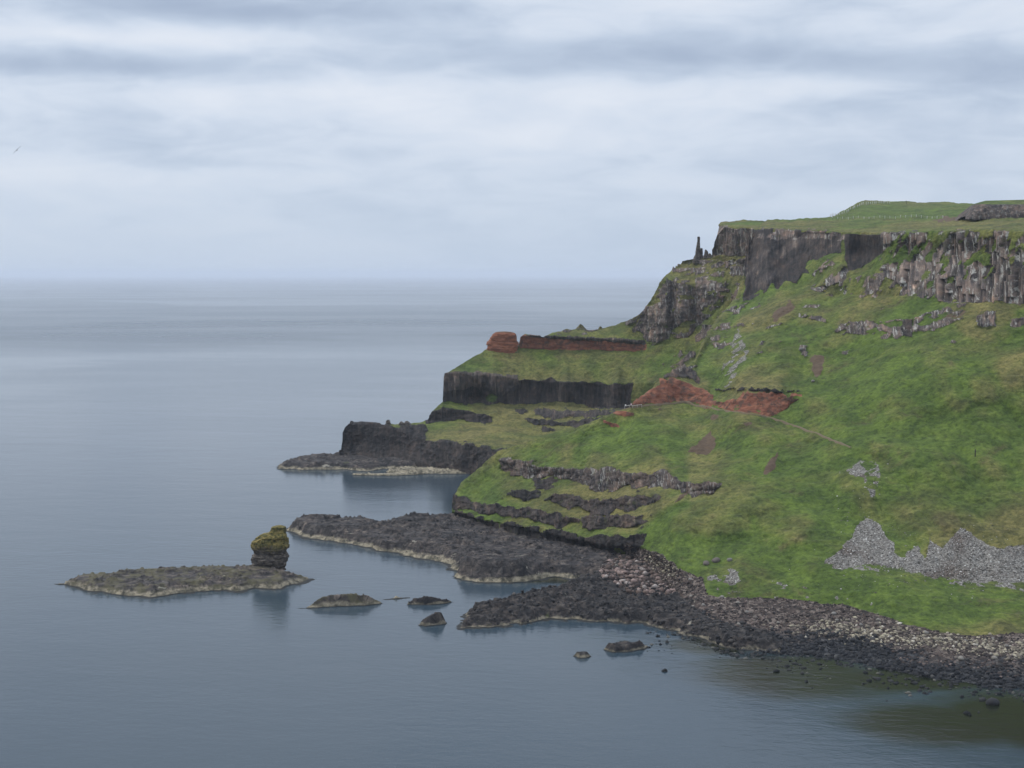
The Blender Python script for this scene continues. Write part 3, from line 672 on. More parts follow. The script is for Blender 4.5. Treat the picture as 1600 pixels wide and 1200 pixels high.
stk = stand_rock('sea_stack', [(821.5,432,441),(823,426,446),(829,423,446),(832,421,446),(834,412,447),(838,406,448),(841,401,448),(845,397,447),(852,396.5,449),(856,397,448),(860,399,446),(866,399.5,446),(868,397,447),(872,396,448),(876,396,447),(880,397,445),(886,398,442)],
    float(dz(425, 881, 2.6)), M_STACK, depth=.7, seed=3, blk=.6, fine=.3, rowstep=.14, n=160, ledge=1.5)
tag(stk, 'solitary blocky rock stack with yellow lichen top standing on the flat islet', 'sea stack')
M_RED = stack_mat('red_laterite', lich=0.)
def red_mat():
    m, t, bs, P = material('laterite_block')
    lay = t.noise(P, .5, 5, .7, .3, st=(.35, .35, 2.2)); b = t.noise(P, .6, 4, .7)
    col = t.ramp(lay, [(.3, (.07, .03, .02)), (.45, (.19, .07, .038)), (.6, (.27, .105, .055)), (.75, (.32, .17, .10))])
    sep = t.new('ShaderNodeSeparateXYZ'); t.l.new(P, sep.inputs[0])
    zz = t.math('ADD', sep.outputs[2], t.math('MULTIPLY', t.math('SUBTRACT', b, .5), 3.))
    col = t.mix(t.rng(zz, 59., 60.5), col, (.065, .05, .03))
    t.put(bs.inputs['Base Color'], col)
    return m
rr = stand_rock('red_rock', [(518.5,777,798),(520,773,803),(523,770,806),(530,766,807),(538,763,807.5),(545,761,808),(549,760,808)], 742., red_mat(), depth=.45, seed=8, blk=.7, fine=.5, n=140, rowstep=.2, ledge=2.2)
tag(rr, 'rounded red earth block cut off by a gap from the red seam', 'rock')
M_DARKSTONE = stack_mat('pinnacle_rock', lich=.0)
pin = [
 ('tallest slender basalt chimney pinnacle against the sky beside the cliff', [(370,1089.6,1093.2),(372,1089.4,1093.6),(376,1089.6,1093.4),(380,1089,1093.5),(390,1087.5,1094),(398,1086.5,1094.5),(402,1084.5,1096),(407,1083,1098)], 742, 2),
 ('short pinnacle leaning close behind the tallest basalt chimney', [(388,1094.5,1097.5),(391,1094.5,1097.8),(398,1094,1098),(407,1093,1099)], 743, 3),
 ('middle stump pinnacle in the gap between the chimneys and the cliff', [(390,1101.5,1103),(393,1101,1106),(398,1100,1107),(403,1098.5,1109),(410,1097,1112)], 740, 4),
 ('low broken pinnacle touching the cliff edge next to the chimneys', [(396,1107.5,1110),(399,1106,1112),(404,1105,1113),(410,1104,1114)], 736, 5),
]
for lab, pr, D_, sd in pin:
    tag(stand_rock('rock_pinnacle', pr, float(D_), M_DARKSTONE, depth=.9, n=28, seed=sd, blk=.18, fine=.1, rowstep=.5), lab, 'pinnacle', 'chimney pinnacles at the cliff end')
M_CRAG = stack_mat('crag_rock', lich=.8, z0=40., top=(.09, .09, .035))
for lab, pr, D_, sd in [
 ('pointed crag on the ridge above the middle of the red seam', [(506.5,906,908),(509,904,911),(513,901,914),(518,898,918),(522,896,921)], 758, 11),
 ('smaller pointed crag on the ridge right of the pointed one', [(510,937,939),(513,935.5,941),(517,933,943),(521,931,945)], 756, 12),
 ('lowest crag bump on the ridge left of the pointed one', [(514,884,887),(516,880,892),(520,875,897),(523,872,900)], 760, 13),
 ('broad crag knob where the ridge meets the high cliff', [(508,966,973),(511,962,977),(516,960,979),(521,958,982)], 752, 14),
 ('upright knob of rock on top of the low black cliff', [(656,605,608),(658,604,609),(662,603,610),(666,602,611)], 684, 15),
 ('small rock lump beside the upright knob on the low cliff', [(658.5,626,628),(660,624.5,630),(665,623,632)], 686, 16),
 ('tiny outer rock lump on the low black cliff top', [(658,634,637),(660,632,640),(665,630,643)], 687, 17)]:
    tag(stand_rock('ridge_crag', pr, float(D_), M_CRAG, depth=.9, n=26, seed=sd, blk=.5, fine=.25, rowstep=.4), lab, 'crag')

# dark knoll on the plateau: steep rock face with a turf cap
def knoll():
    prof_x = np.arange(1508, 1790, 1.2)
    topy = curve([(1508,338),(1514,330),(1520,322),(1528,317),(1540,313.5),(1560,313),(1600,312),(1790,312)], prof_x)
    boty = curve([(1508,343),(1600,343),(1790,343)], prof_x)
    rows = 36; t = np.linspace(0, 1, rows)
    PY = boty[:, None]+(topy-boty)[:, None]*t; PX = np.repeat(prof_x[:, None], rows, 1)
    D = 600+8*t[None]**2+.0*PX + np.where(PY < 319, (319-PY)*2.2, 0) - 5*sstep(1530, 1700, PX)
    P = world(PX, PY, D)
    rk = sstep(318, 321, PY+1.5*fbm(P, 4, 3, 5))
    d = (.9*fbm(P, 5, 4, 6, (1, 1, 1.5), .6, True))*rk+.3*fbm(P, 3, 3, 9)
    P[..., 1] -= d
    back = [P[:, -1]+np.array([0, b, -c]) for b, c in ((6, .2), (20, 3), (40, 12))]
    Lf = [P[0]+np.array([1., 8, 0]), P[0]+np.array([4., 25, -1.])]
    V = np.concatenate([P]+[b[:, None] for b in back], 1)
    pad = lambda m: np.concatenate([m]+[m[:, -1:]]*3, 1)
    a = np.stack([pad(rk), pad(rk)*0, pad(rk)*0, pad(rk)*0], -1)
    b = np.stack([pad(rk)*.45, pad(rk)*0+.1, pad(rk)*0, pad(rk)*.4], -1)
    nc, nr = V.shape[:2]; i = np.arange(nc*nr).reshape(nc, nr)
    f = np.stack([i[:-1, :-1], i[1:, :-1], i[1:, 1:], i[:-1, 1:]], -1).reshape(-1, 4)
    rc = np.concatenate([V, V[..., :1]*0], -1)
    return link_mesh('rocky_knoll', V, f, M_TURF, attrs={'mask_a': a, 'mask_b': b, 'joint': rc})
tag(knoll(), 'dark rock-faced knoll with turf cap standing on the plateau', 'knoll', kind='structure')

# ------------------------------------------------------------------ loose stones
def ico(sub=1):
    bm = bmesh.new(); bmesh.ops.create_icosphere(bm, subdivisions=sub, radius=1)
    v = np.array([p.co[:] for p in bm.verts]); f = np.array([[q.index for q in x.verts] for x in bm.faces]); bm.free()
    return v, f
IV, IF = ico(1)
IV2, IF2 = ico(2)
def stones(name, pos, size, tint, label, cat, seed=0):
    n = len(pos); r = np.random.default_rng(seed)
    k = len(IV)
    v = IV[None]*(1+.7*(r.random((n, k, 1))-.5))
    sc = size[:, None]*(.7+.6*r.random((n, 3))); sc[:, 2] *= .75
    v = v*sc[:, None]
    a = r.random(n)*6.28; ca, sa = np.cos(a)[:, None], np.sin(a)[:, None]
    v = np.stack([v[..., 0]*ca-v[..., 1]*sa, v[..., 0]*sa+v[..., 1]*ca, v[..., 2]], -1)
    v = v+pos[:, None]
    f = (IF[None]+(np.arange(n)*k)[:, None, None]).reshape(-1, 3)
    tt = np.concatenate([np.repeat(tint[:, None], k, 1), np.ones((n, k, 1))], -1)
    o = link_mesh(name, v.reshape(-1, 3), f, M_STONE, attrs={'tint': tt})
    return tag(o, label, cat, kind='stuff')
def pick(S, w, n, r):
    A_ = np.linalg.norm(np.cross(np.gradient(S.P, axis=0), np.gradient(S.P, axis=1)), axis=-1)
    p = (w*A_*(S.PX < 1700)).ravel(); p = p/p.sum()
    return r.choice(p.size, n, p=p)
r = np.random.default_rng(5)
def pal(n, cols, wts):
    c = np.array(cols)[r.choice(len(cols), n, p=np.array(wts)/sum(wts))]
    return c*(.7+.6*r.random((n, 1)))
BP = B.P.reshape(-1, 3)
bx, by = B.PX.ravel(), B.PY.ravel()
pe = fbm(B.P, 16, 3, 91)
# upper beach shingle
w = B.mask['beach']*sstep(1., 2.2, B.P[..., 2]+1.6*pe)*(1+1.5*np.exp(-((B.PX-1040)/50)**2-((B.PY-890)/30)**2))
i = pick(B, w, 7500, r)
stones('shingle', BP[i], .12+.34*r.random(len(i))**3, pal(len(i), [(.045,.034,.03),(.09,.066,.056),(.15,.115,.1),(.025,.02,.02),(.27,.22,.19)], [4,4,1.6,4,.5]), 'brown and pinkish shingle on the upper beach', 'shingle', 1)
# pale boulder patches
w = B.mask['beach']*(np.exp(-((B.PX-1340)/75)**2-((B.PY-(988+.06*(B.PX-1340)))/10)**2)+1.3*np.exp(-((B.PX-1590)/95)**2-((B.PY-(1017+.13*(B.PX-1590)))/11)**2)+.8*np.exp(-((B.PX-1450)/60)**2-((B.PY-1000)/8)**2)+.5*np.exp(-((B.PX-1050)/45)**2-((B.PY-885)/18)**2))
i = pick(B, w, 1900, r)
stones('pale_cobbles', BP[i], .2+.4*r.random(len(i))**2, pal(len(i), [(.32,.28,.2),(.21,.18,.135),(.09,.075,.06),(.42,.38,.31)], [3,3,3,.7]), 'cream cobbles heaped along the middle of the beach', 'cobbles', 2)
# black weedy boulders near the water
w = B.mask['beach']*sstep(2.6, 1.2, B.P[..., 2]+1.6*pe)*sstep(-.6, 0, B.P[..., 2])
w = B.mask['beach']*(1-sstep(1.2, 2.6, B.P[..., 2]+1.6*pe))
i = pick(B, w, 4200, r)
stones('weedy_boulders', BP[i], .16+.62*r.random(len(i))**4, pal(len(i), [(.012,.013,.016),(.028,.028,.03),(.06,.058,.055)], [4,4,1]), 'black weed-covered boulders along the waterline', 'boulders', 3)
q = []
for x_ in r.uniform(1010, 1690, 900):
    yw = float(np.interp(x_, [1000,1060,1131,1300,1412,1487,1600,1700], [980,990,1016,1032,1052,1068,1084,1098]))
    y_ = yw+abs(r.normal())*13*(.4+1.1*(vn(np.array([x_/40]), np.array([0.]), np.array([0.]), 5)[0] > -.1))
    q.append(world(x_, y_, dz(x_, y_, r.uniform(-.35, .05))))
q = np.array(q)
stones('awash_boulders', q, .15+.6*r.random(len(q))**3, pal(len(q), [(.012,.013,.014),(.03,.03,.03),(.1,.095,.08)], [4,4,.8]), 'black boulders awash in the shallows off the beach', 'boulders', 33)
# screes
w = B.mask['scree']**2+.10*(B.mask['rock'] < .3)*np.clip(np.exp(-((B.PX-1352)/48)**2-((B.PY-862)/48)**2)+np.exp(-((B.PX-1510)/115)**2-((B.PY-880)/38)**2)+.5*np.exp(-((B.PX-1350)/28)**2-((B.PY-750)/30)**2), 0, 1)
i = pick(B, w, 12000, r)
stones('scree_stones', BP[i], (.07+.22*r.random(len(i))**4), pal(len(i), [(.30,.28,.25),(.18,.165,.145),(.075,.066,.056),(.52,.50,.46)], [3,4,2.4,1]), 'grey broken stones of the scree fans', 'scree', 4)
# blocks on the reef and shelf
for nm, o, cnt, lo, lab in (('reef_blocks', reef, 2600, .5, 'dark angular blocks scattered on the reef'), ('shelf_blocks', shelf, 500, 1.2, 'dark loose blocks lying on the wide shelf')):
    V = SURF[o.name][0]; c = V[V[:, 2] > lo]; q = c[r.choice(len(c), cnt)]
    mixp = sstep(60, 140, q[:, 0]) if nm == 'reef_blocks' else np.zeros(cnt)
    tn = pal(cnt, [(.018,.018,.02),(.04,.037,.036),(.08,.07,.062)], [4,4,1.3])
    pk = pal(cnt, [(.2,.15,.125),(.11,.085,.07),(.04,.035,.034)], [1.6,2,3])
    pp = (q[:, 0] > 45) & (q[:, 1] > 395) & (r.random(cnt) < .7)
    tn[pp] = pk[pp]
    stones(nm, q, .15+.55*r.random(cnt)**3, tn, lab, 'blocks', 7+cnt)
# pink boulder spill at the corner of the beach
V = np.concatenate([SURF[reef.name][0], SURF[shelf.name][0]])
c0 = world(1020, 892, dz(1020, 892, 4)); dd = (V[:, 0]-c0[0])**2/14**2+(V[:, 1]-c0[1])**2/22**2
c = V[(dd < 1+.3*RNG.random(len(V))) & (V[:, 2] > 1)]
if len(c) > 10:
    q = c[r.choice(len(c), 2200)]
    stones('boulder_spill', q, .25+.8*r.random(len(q))**3, pal(len(q), [(.22,.16,.138),(.12,.085,.07),(.05,.036,.032),(.32,.27,.24)], [3,4,3,.8]), 'pinkish boulder spill at the inner corner of the beach', 'boulders', 9)

# individual boulders
def boulder_mesh(seed, tint):
    rr_ = np.random.default_rng(seed); P = IV2.copy()
    d = 1+.35*fbm(P*1.0, .9, 3, seed)+.2*(rr_.random((len(P), 1))[:, 0]-.5)*.5
    P = P*d[:, None]; P[:, 2] = P[:, 2]*.8
    o = link_mesh('boulder', P*np.array([1, .85, .8]), IF2, M_STONE, attrs={'tint': np.tile(np.array([*tint, 1.]), (len(P), 1))})
    return o
protos = [boulder_mesh(100+k, tn) for k, tn in enumerate([(.2,.185,.165),(.13,.11,.095),(.03,.03,.032),(.22,.2,.17)])]
used = [False]*4
def boulder(p, s_, k, lab, grp):
    o = protos[k]
    if used[k]: o = o.copy(); COL.objects.link(o)
    used[k] = True
    o.location = (p[0], p[1], p[2]+s_*.25); o.scale = (s_, s_, s_); o.rotation_euler = (0, 0, random.random()*6)
    tag(o, lab, 'boulder', grp)
for (x, y, s_, k, lab) in [(1103,883,1.1,1,'leftmost of three boulders on grass above the beach corner'),(1119,878,1.3,1,'brown middle boulder of three on grass above the beach corner'),(1140,878,.9,0,'pale right boulder of three on grass above the beach corner'),
                      (1551,1100,1.4,2,'black boulder awash in the shallows at the far right'),(1252,548,1.1,0,'pale boulder alone on the mid slope below the columns'),(1270,596,.8,0,'small grey boulder on the slope above the red bank end')]:
    p = B.at(x, y)
    if y > 1090: p = world(x, y, dz(x, y, 0))
    boulder(p, s_, k, lab, None)
for j in range(46):
    w_ = B.mask['beach']*(B.P[..., 2] > .3)
    q = pick(B, w_, 1, r)[0]
    k = 2 if BP[q][2] < 1.8 else random.choice([0, 1, 3])
    boulder(BP[q], random.uniform(.45, .8), k, 'black boulder on the lower beach' if k == 2 else 'large pale or brown boulder on the upper beach', 'dark boulders on the lower beach' if k == 2 else 'large boulders on the upper beach')

# ------------------------------------------------------------------ path
M_PATH = simple_mat('worn_earth', (.15, .115, .07), .25, scale=1.)
def strip(name, pts, width, lift=.25):
    x = np.concatenate([np.linspace(pts[k][0], pts[k+1][0], 24, endpoint=False) for k in range(len(pts)-1)]+[[pts[-1][0]]])
    y = np.interp(x, [p[0] for p in pts], [p[1] for p in pts])
    Q = np.array([B.at(a, b) for a, b in zip(x, y)])
    for k in range(3): Q[:, k] = smooth1(Q[:, k], 5)
    zmax = np.array([max(B.at(a, b+dy)[2] for dy in (-1, 0, 1)) for a, b in zip(x, y)])
    Q[:, 2] = np.maximum(Q[:, 2], smooth1(zmax, 2))
    d = np.gradient(Q[:, :2], axis=0); d /= np.linalg.norm(d, axis=1, keepdims=True)+1e-9
    nrm = np.stack([-d[:, 1], d[:, 0]], -1)
    wd = width*(1+.3*(RNG.random(len(Q))-.5))
    Lf = Q.copy(); Lf[:, :2] += nrm*wd[:, None]/2; Rt = Q.copy(); Rt[:, :2] -= nrm*wd[:, None]/2
    for s_ in (Lf, Rt): s_[:, 2] += lift
    lo = np.stack([Lf, Rt]); V = np.concatenate([Lf, Rt, Lf-[0, 0, 1.2], Rt-[0, 0, 1.2]]); m = len(Q)
    i = np.arange(m-1)
    f = np.concatenate([np.stack([i, i+1, i+1+m, i+m], -1), np.stack([i, i+2*m, i+1+2*m, i+1], -1), np.stack([i+m, i+1+m, i+1+3*m, i+3*m], -1)])
    return link_mesh(name, V, f, M_PATH), Q
PATHPTS = [(970,636),(993,635.5),(1027,632),(1069,628),(1102,635.5),(1153,645),(1204,652),(1246,666),(1288,683),(1312,693),(1330,700)]
path, PQ = strip('footpath', PATHPTS, .8, .1)
tag(path, 'narrow worn earth footpath crossing the slope under the red banks', 'path', kind='structure')

# ------------------------------------------------------------------ fences
M_POST = simple_mat('weathered_post', (.5, .49, .45), .2)
M_DPOST = simple_mat('dark_post', (.05, .045, .04), .2)
M_WIRE = simple_mat('fence_wire', (.3, .3, .29), .1)
def box(x, y, z, sx, sy, sz):
    v = [(x+a*sx/2, y+b*sy/2, z+c*sz) for c in (0, 1) for b in (-1, 1) for a in (-1, 1)]
    f = [(0, 2, 3, 1), (4, 5, 7, 6), (0, 1, 5, 4), (2, 6, 7, 3), (0, 4, 6, 2), (1, 3, 7, 5)]
    return v, f
def post_mesh(h, w_):
    v, f = box(0, 0, -.5, w_, w_, h+.5); v += [(0, 0, h+w_*.5)]
    f = [q for q in f if q != (4, 5, 7, 6)] + [(4, 5, 8), (5, 7, 8), (7, 6, 8), (6, 4, 8)]
    return v, f
def fence(label, stations, mat, h=1.3, w_=.22, wires=(.5, 1.0)):
    pts = [B.at(x, y) for x, y in stations]
    e = empty('wire_fence', pts[0]); tag(e, label, 'fence')
    v, f = post_mesh(h, w_); first = None
    for p in pts:
        if first is None: o = first = link_mesh('post', v, f, mat, e)
        else: o = first.copy(); COL.objects.link(o); o.parent = e
        o.location = [p[k]-pts[0][k] for k in range(3)]
    V, FF = [], []
    for hh in wires:
        for a, b in zip(pts[:-1], pts[1:]):
            k = len(V); t_ = .02
            a_, b_ = np.array(a)-pts[0], np.array(b)-pts[0]
            for q in (a_, b_):
                V += [tuple(q+[0, -w_/2-.03, hh-t_]), tuple(q+[0, -w_/2-.03, hh+t_]), tuple(q+[0, -w_/2-.07, hh])]
            FF += [(k, k+1, k+4, k+3), (k+1, k+2, k+5, k+4), (k+2, k, k+3, k+5)]
    link_mesh('wire', V, FF, M_WIRE, e)
rs = random.Random(3)
st1 = [(1298+i*3.4+rs.uniform(-.6, .6), curve([(1298,340.5),(1312,335.5),(1330,328),(1345,321),(1362,317.5),(1395,317.5)], 1298+i*3.4)) for i in range(28)]
fence('pale post and wire fence climbing the grassy hill at the cliff end', st1, M_POST, 1.5, .3)
st2 = [(1300+i*8.2, 341.5+.004*i) for i in range(22)]
fence('pale post and wire fence running level along the foot of the grassy hill', st2, M_POST, 1.2, .2)
def lone_post(p, h, lab):
    v, f = post_mesh(h, .25); v2, f2 = box(0, -.16, h*.72, .5, .07, .22)
    e = empty('marker_post', p); tag(e, lab, 'post'); link_mesh('post', v, f, M_DPOST, e); link_mesh('crossbar', v2, f2, M_DPOST, e)
lone_post(B.at(1523, 712), 2.2, 'dark post standing alone on the lower grass slope')
lone_post(B.at(1416, 319), 2.4, 'thin dark post on the skyline of the grassy hill')

# railing beside the path corner
M_RAIL = simple_mat('pale_rail', (.55, .52, .46), .1)
def railing():
    xs = [975, 982, 989, 996, 1002]; pts = [B.at(x, 636.5) for x in xs]
    zr = max(p[2] for p in pts)
    e = empty('path_railing', pts[0]); tag(e, 'pale wooden railing at the path corner in front of the red bank', 'railing')
    v, f = post_mesh(1.1, .12); first = None
    for p in pts:
        if first is None: o = first = link_mesh('post', v, f, M_RAIL, e)
        else: o = first.copy(); COL.objects.link(o); o.parent = e
        o.location = [p[k]-pts[0][k] for k in range(3)]
    V, FF = [], []
    for a, b in zip(pts[:-1], pts[1:]):
        k = len(V)
        for q in (a, b):
            q = np.array(q)-pts[0]
            V += [tuple(q+[0, s1*.06-.1, 1.0+s2*.09]) for s1, s2 in ((-1, -1), (1, -1), (1, 1), (-1, 1))]
        FF += [(k+j, k+(j+1) % 4, k+4+(j+1) % 4, k+4+j) for j in range(4)]
    link_mesh('rail', V, FF, M_RAIL, e)
railing()

# ------------------------------------------------------------------ people
def skin_obj(name, verts, edges, radii, mat, parent, sub=1):
    me = bpy.data.meshes.new(name); me.from_pydata(verts, edges, []); me.materials.append(mat)
    o = bpy.data.objects.new(name, me); COL.objects.link(o); o.parent = parent
    o.modifiers.new('skin', 'SKIN')
    for sv, q in zip(me.skin_vertices[0].data if me.skin_vertices else [], radii): sv.radius = (q, q)
    if not me.skin_vertices:
        pass
    o.modifiers.new('sub', 'SUBSURF').levels = sub
    return o
def tube_body(chains, n=10):
    """each chain: list of (point, radius); returns verts/faces of closed tapered limbs"""
    V, FF = [], []
    for ch in chains:
        k0 = len(V)
        for j, (p, q) in enumerate(ch):
            p = np.array(p, float)
            nx = np.array(ch[min(j+1, len(ch)-1)][0], float); pv = np.array(ch[max(j-1, 0)][0], float)
            d = nx-pv; d /= np.linalg.norm(d)+1e-9
            u = np.cross(d, [0, 1, 0.01]); u /= np.linalg.norm(u)+1e-9; w_ = np.cross(d, u)
            for a in range(n):
                t_ = 2*math.pi*a/n; V.append(tuple(p+q*(math.cos(t_)*u+math.sin(t_)*w_)))
        for j in range(len(ch)-1):
            for a in range(n):
                FF.append((k0+j*n+a, k0+j*n+(a+1) % n, k0+(j+1)*n+(a+1) % n, k0+(j+1)*n+a))
        FF.append(tuple(range(k0+n-1, k0-1, -1))); m = k0+(len(ch)-1)*n; FF.append(tuple(range(m, m+n)))
    return V, FF
M_SKIN = simple_mat('skin', (.45, .27, .2), .05); M_HAIR = simple_mat('hair', (.04, .025, .015), .2)
def person(p, rot, jacket, trousers, lab):
    e = empty('person', p); e.rotation_euler = (0, 0, rot); tag(e, lab, 'person')
    mj = simple_mat('jacket_cloth', jacket, .1); mt = simple_mat('trouser_cloth', trousers, .1)
    J = [((0,0,.95),.13),((0,0,1.2),.13),((0,0,1.4),.12),((0,0,1.5),.06),((0,.01,1.58),.09),((0,.01,1.68),.09),((0,0,1.76),.05),
         ((.17,0,1.4),.06),((.24,0,1.12),.045),((.25,.05,.86),.035),((.25,.07,.76),.03),((-.17,0,1.4),.06),((-.24,0,1.12),.045),((-.25,.05,.86),.035),((-.25,.07,.76),.03),
         ((.1,0,.85),.09),((.1,.02,.48),.06),((.11,-.02,.06),.045),((.11,.12,.03),.03),((-.1,0,.85),.09),((-.1,.04,.48),.06),((-.12,.06,.06),.045),((-.12,.2,.03),.03)]
    Ed = [(0,1),(1,2),(2,3),(3,4),(4,5),(5,6),(2,7),(7,8),(8,9),(9,10),(2,11),(11,12),(12,13),(13,14),(0,15),(15,16),(16,17),(17,18),(0,19),(19,20),(20,21),(21,22)]
    skin_obj('body', [j[0] for j in J], Ed, [j[1] for j in J], M_SKIN, e)
    v, f = tube_body([[((0,0,1.63),.11),((0,-.02,1.7),.112),((0,0,1.77),.06)]]); link_mesh('hair', v, f, M_HAIR, e, smooth=True)
    v, f = tube_body([[((0,0,.82),.17),((0,0,1.0),.165),((0,0,1.2),.19),((0,0,1.36),.2),((0,0,1.46),.09)],
                      [((.17,0,1.4),.075),((.23,0,1.15),.06),((.24,.02,.93),.052)], [((-.17,0,1.4),.075),((-.23,0,1.15),.06),((-.24,.02,.93),.052)]])
    link_mesh('jacket', v, f, mj, e, smooth=True)
    v, f = tube_body([[((.09,0,.9),.11),((.1,.02,.5),.075),((.11,-.03,.06),.06),((.11,.08,.03),.04)], [((-.09,0,.9),.11),((-.1,.05,.5),.075),((-.12,.08,.06),.06),((-.12,.2,.03),.04)]])
    link_mesh('trousers', v, f, mt, e, smooth=True)
for (x, y, rot, jk, tr, lab) in [(976,637,.5,(.8,.8,.78),(.03,.03,.05),'person in a white jacket at the outer end of the path corner'),
                                 (985,636,2.,(.75,.6,.65),(.04,.04,.06),'person in a pale pink top beside the path railing'),
                                 (1544,346,1.,(.03,.03,.04),(.03,.03,.04),'person in dark clothes standing on the cliff plateau below the knoll')]:
    person(B.at(x, y)+np.array([0, 0, .1]), rot, jk, tr, lab)

# ------------------------------------------------------------------ gull
def gull():
    D_ = 290.; p = world(26.3, 234.5, D_)
    e = empty('seabird', p); tag(e, 'dark seabird gliding with spread wings over the open sea', 'bird')
    m = simple_mat('bird_feathers', (.02, .022, .026), .2)
    v, f = tube_body([[((0,-.32,0),.01),((0,-.27,.02),.045),((0,-.18,.02),.06),((0,0,0),.1),((0,.2,0),.06),((0,.36,.01),.05),((0,.42,.01),.015)]])
    link_mesh('body', v, f, m, e, smooth=True)
    for s_, ang in ((1, .75), (-1, -.75)):
        V = []; n_ = 9
        for j in range(n_):
            t_ = j/(n_-1); sx = s_*(.05+.85*t_); c_ = .2*(1-t_)**.6+.03; zz = .22*t_ if s_ > 0 else -.1*t_
            zz = s_*math.tan(.7)*abs(sx)*1.0 + .08*math.sin(math.pi*t_)
            yy = -.1+.3*t_**1.5
            V += [(sx*.9, yy-c_/2, zz), (sx*.9, yy+c_/2, zz), (sx*.9, yy, zz+.025), (sx*.9, yy, zz-.02)]
        FF = []
        for j in range(n_-1):
            a = 4*j; b = a+4
            FF += [(a, a+2, b+2, b), (a+2, a+1, b+1, b+2), (a+1, a+3, b+3, b+1), (a+3, a, b, b+3)]
        FF += [(0, 3, 1, 2), tuple(4*(n_-1)+q for q in (0, 2, 1, 3))]
        link_mesh('wing', V, FF, m, e, smooth=True)
gull()

# ------------------------------------------------------------------ sea
HILL_REFL = []  # patches of dark hillside reflection, painted into the sea colour
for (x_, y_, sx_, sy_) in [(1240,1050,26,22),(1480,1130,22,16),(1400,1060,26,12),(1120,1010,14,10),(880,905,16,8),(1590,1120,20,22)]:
    q_ = world(x_, y_, dz(x_, y_, 0)); HILL_REFL.append((float(q_[0]), float(q_[1]), sx_, sy_))
def sea_mat():
    m, t, bs, P = material('sea_water')
    st = t.new('ShaderNodeMapping'); t.l.new(P, st.inputs[0]); st.inputs['Rotation'].default_value = (0, 0, math.radians(8)); Q = st.outputs[0]
    # wind lanes: ruffled and slick water
    lane = t.noise(Q, .0016, 3, .5, .8, st=(.6, 1., 1)); lane2 = t.noise(Q, .012, 4, .6, .6, st=(.4, 1., 1))
    lf = t.math('ADD', t.math('MULTIPLY', lane, .75), t.math('MULTIPLY', lane2, .25))
    ruff = t.rng(lf, .34, .66)
    yy = t.new('ShaderNodeSeparateXYZ'); t.l.new(Q, yy.inputs[0])
    yw = t.math('ADD', yy.outputs[1], t.math('MULTIPLY', t.math('SUBTRACT', t.noise(P, .0015, 3, .5), .5), 260.))
    off = t.math('ADD', t.math('MULTIPLY', t.rng(yw, 1350., 2000.), .7), t.math('MULTIPLY', t.rng(yw, 2700., 4200.), -.35))
    off = t.math('ADD', off, t.math('MULTIPLY', t.rng(yw, 700., 1400.), .15))
    c = t.mix(ruff, (.026, .044, .058), (.033, .053, .070))
    refl_n = t.noise(P, .03, 4, .6, .4); kx = t.new('ShaderNodeSeparateXYZ'); t.l.new(P, kx.inputs[0])
    refl = None
    for (cx_, cy_, sx_, sy_) in HILL_REFL:
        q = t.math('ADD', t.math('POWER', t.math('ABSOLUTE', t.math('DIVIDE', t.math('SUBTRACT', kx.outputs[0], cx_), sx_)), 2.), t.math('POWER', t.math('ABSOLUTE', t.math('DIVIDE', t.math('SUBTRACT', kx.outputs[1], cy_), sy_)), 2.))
        g_ = t.math('EXPONENT', t.math('MULTIPLY', q, -1.)); refl = g_ if refl is None else t.math('MAXIMUM', refl, g_)
    refl = t.rng(t.math('ADD', refl, t.math('MULTIPLY', t.math('SUBTRACT', refl_n, .5), .9)), .25, .75)
    c = t.mix(refl, c, (.010, .013, .006))  # darkens the water colour where the reflected slope is painted
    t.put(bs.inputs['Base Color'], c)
    t.put(bs.inputs['Roughness'], t.math('ADD', t.rng(ruff, 0., 1., .10, .16), t.math('MULTIPLY', off, .14)))
    bs.inputs['IOR'].default_value = 1.333; bs.inputs['Specular IOR Level'].default_value = .5
    w1 = t.noise(Q, .35, 3, .6, .3, st=(.7, 1.3, 1)); w2 = t.noise(Q, 1.3, 3, .6); w3 = t.noise(Q, .05, 3, .55, .3, st=(.6, 1.2, 1))
    h_ = t.math('ADD', t.math('MULTIPLY', w1, .55), t.math('ADD', t.math('MULTIPLY', w2, .16), t.math('MULTIPLY', w3, 1.1)))
    bp = t.new('ShaderNodeBump'); bp.inputs['Distance'].default_value = 1.
    t.put(bp.inputs['Strength'], t.math('ADD', t.rng(ruff, 0., 1., .10, .15), t.math('MULTIPLY', off, .25)))
    t.l.new(h_, bp.inputs['Height']); t.l.new(bp.outputs[0], bs.inputs['Normal'])
    return m
S = 80000.
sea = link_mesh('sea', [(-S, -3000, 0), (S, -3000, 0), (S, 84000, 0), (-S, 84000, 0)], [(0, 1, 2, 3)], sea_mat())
tag(sea, 'calm grey-blue sea reaching the hazy horizon', 'sea', kind='structure')

# ------------------------------------------------------------------ haze
def haze():
    v = [(x, y, z) for z in (-6., 160.) for y in (-3200., 84200.) for x in (-S-200, S+200)]
    f = [(0, 2, 3, 1), (4, 5, 7, 6), (0, 1, 5, 4), (2, 6, 7, 3), (0, 4, 6, 2), (1, 3, 7, 5)]
    m = bpy.data.materials.new('haze_air'); m.use_nodes = True; nt = m.node_tree; nt.nodes.clear()
    o_ = nt.nodes.new('ShaderNodeOutputMaterial'); pv = nt.nodes.new('ShaderNodeVolumePrincipled')
    pv.inputs['Color'].default_value = (.84, .90, 1., 1); pv.inputs['Density'].default_value = HAZE
    pv.inputs['Anisotropy'].default_value = .1
    nt.links.new(pv.outputs[0], o_.inputs['Volume'])
    o = link_mesh('haze', v, f, m); tag(o, 'thin sea haze over the whole coast', 'haze', kind='stuff')
HAZE = 0.6e-4
haze()

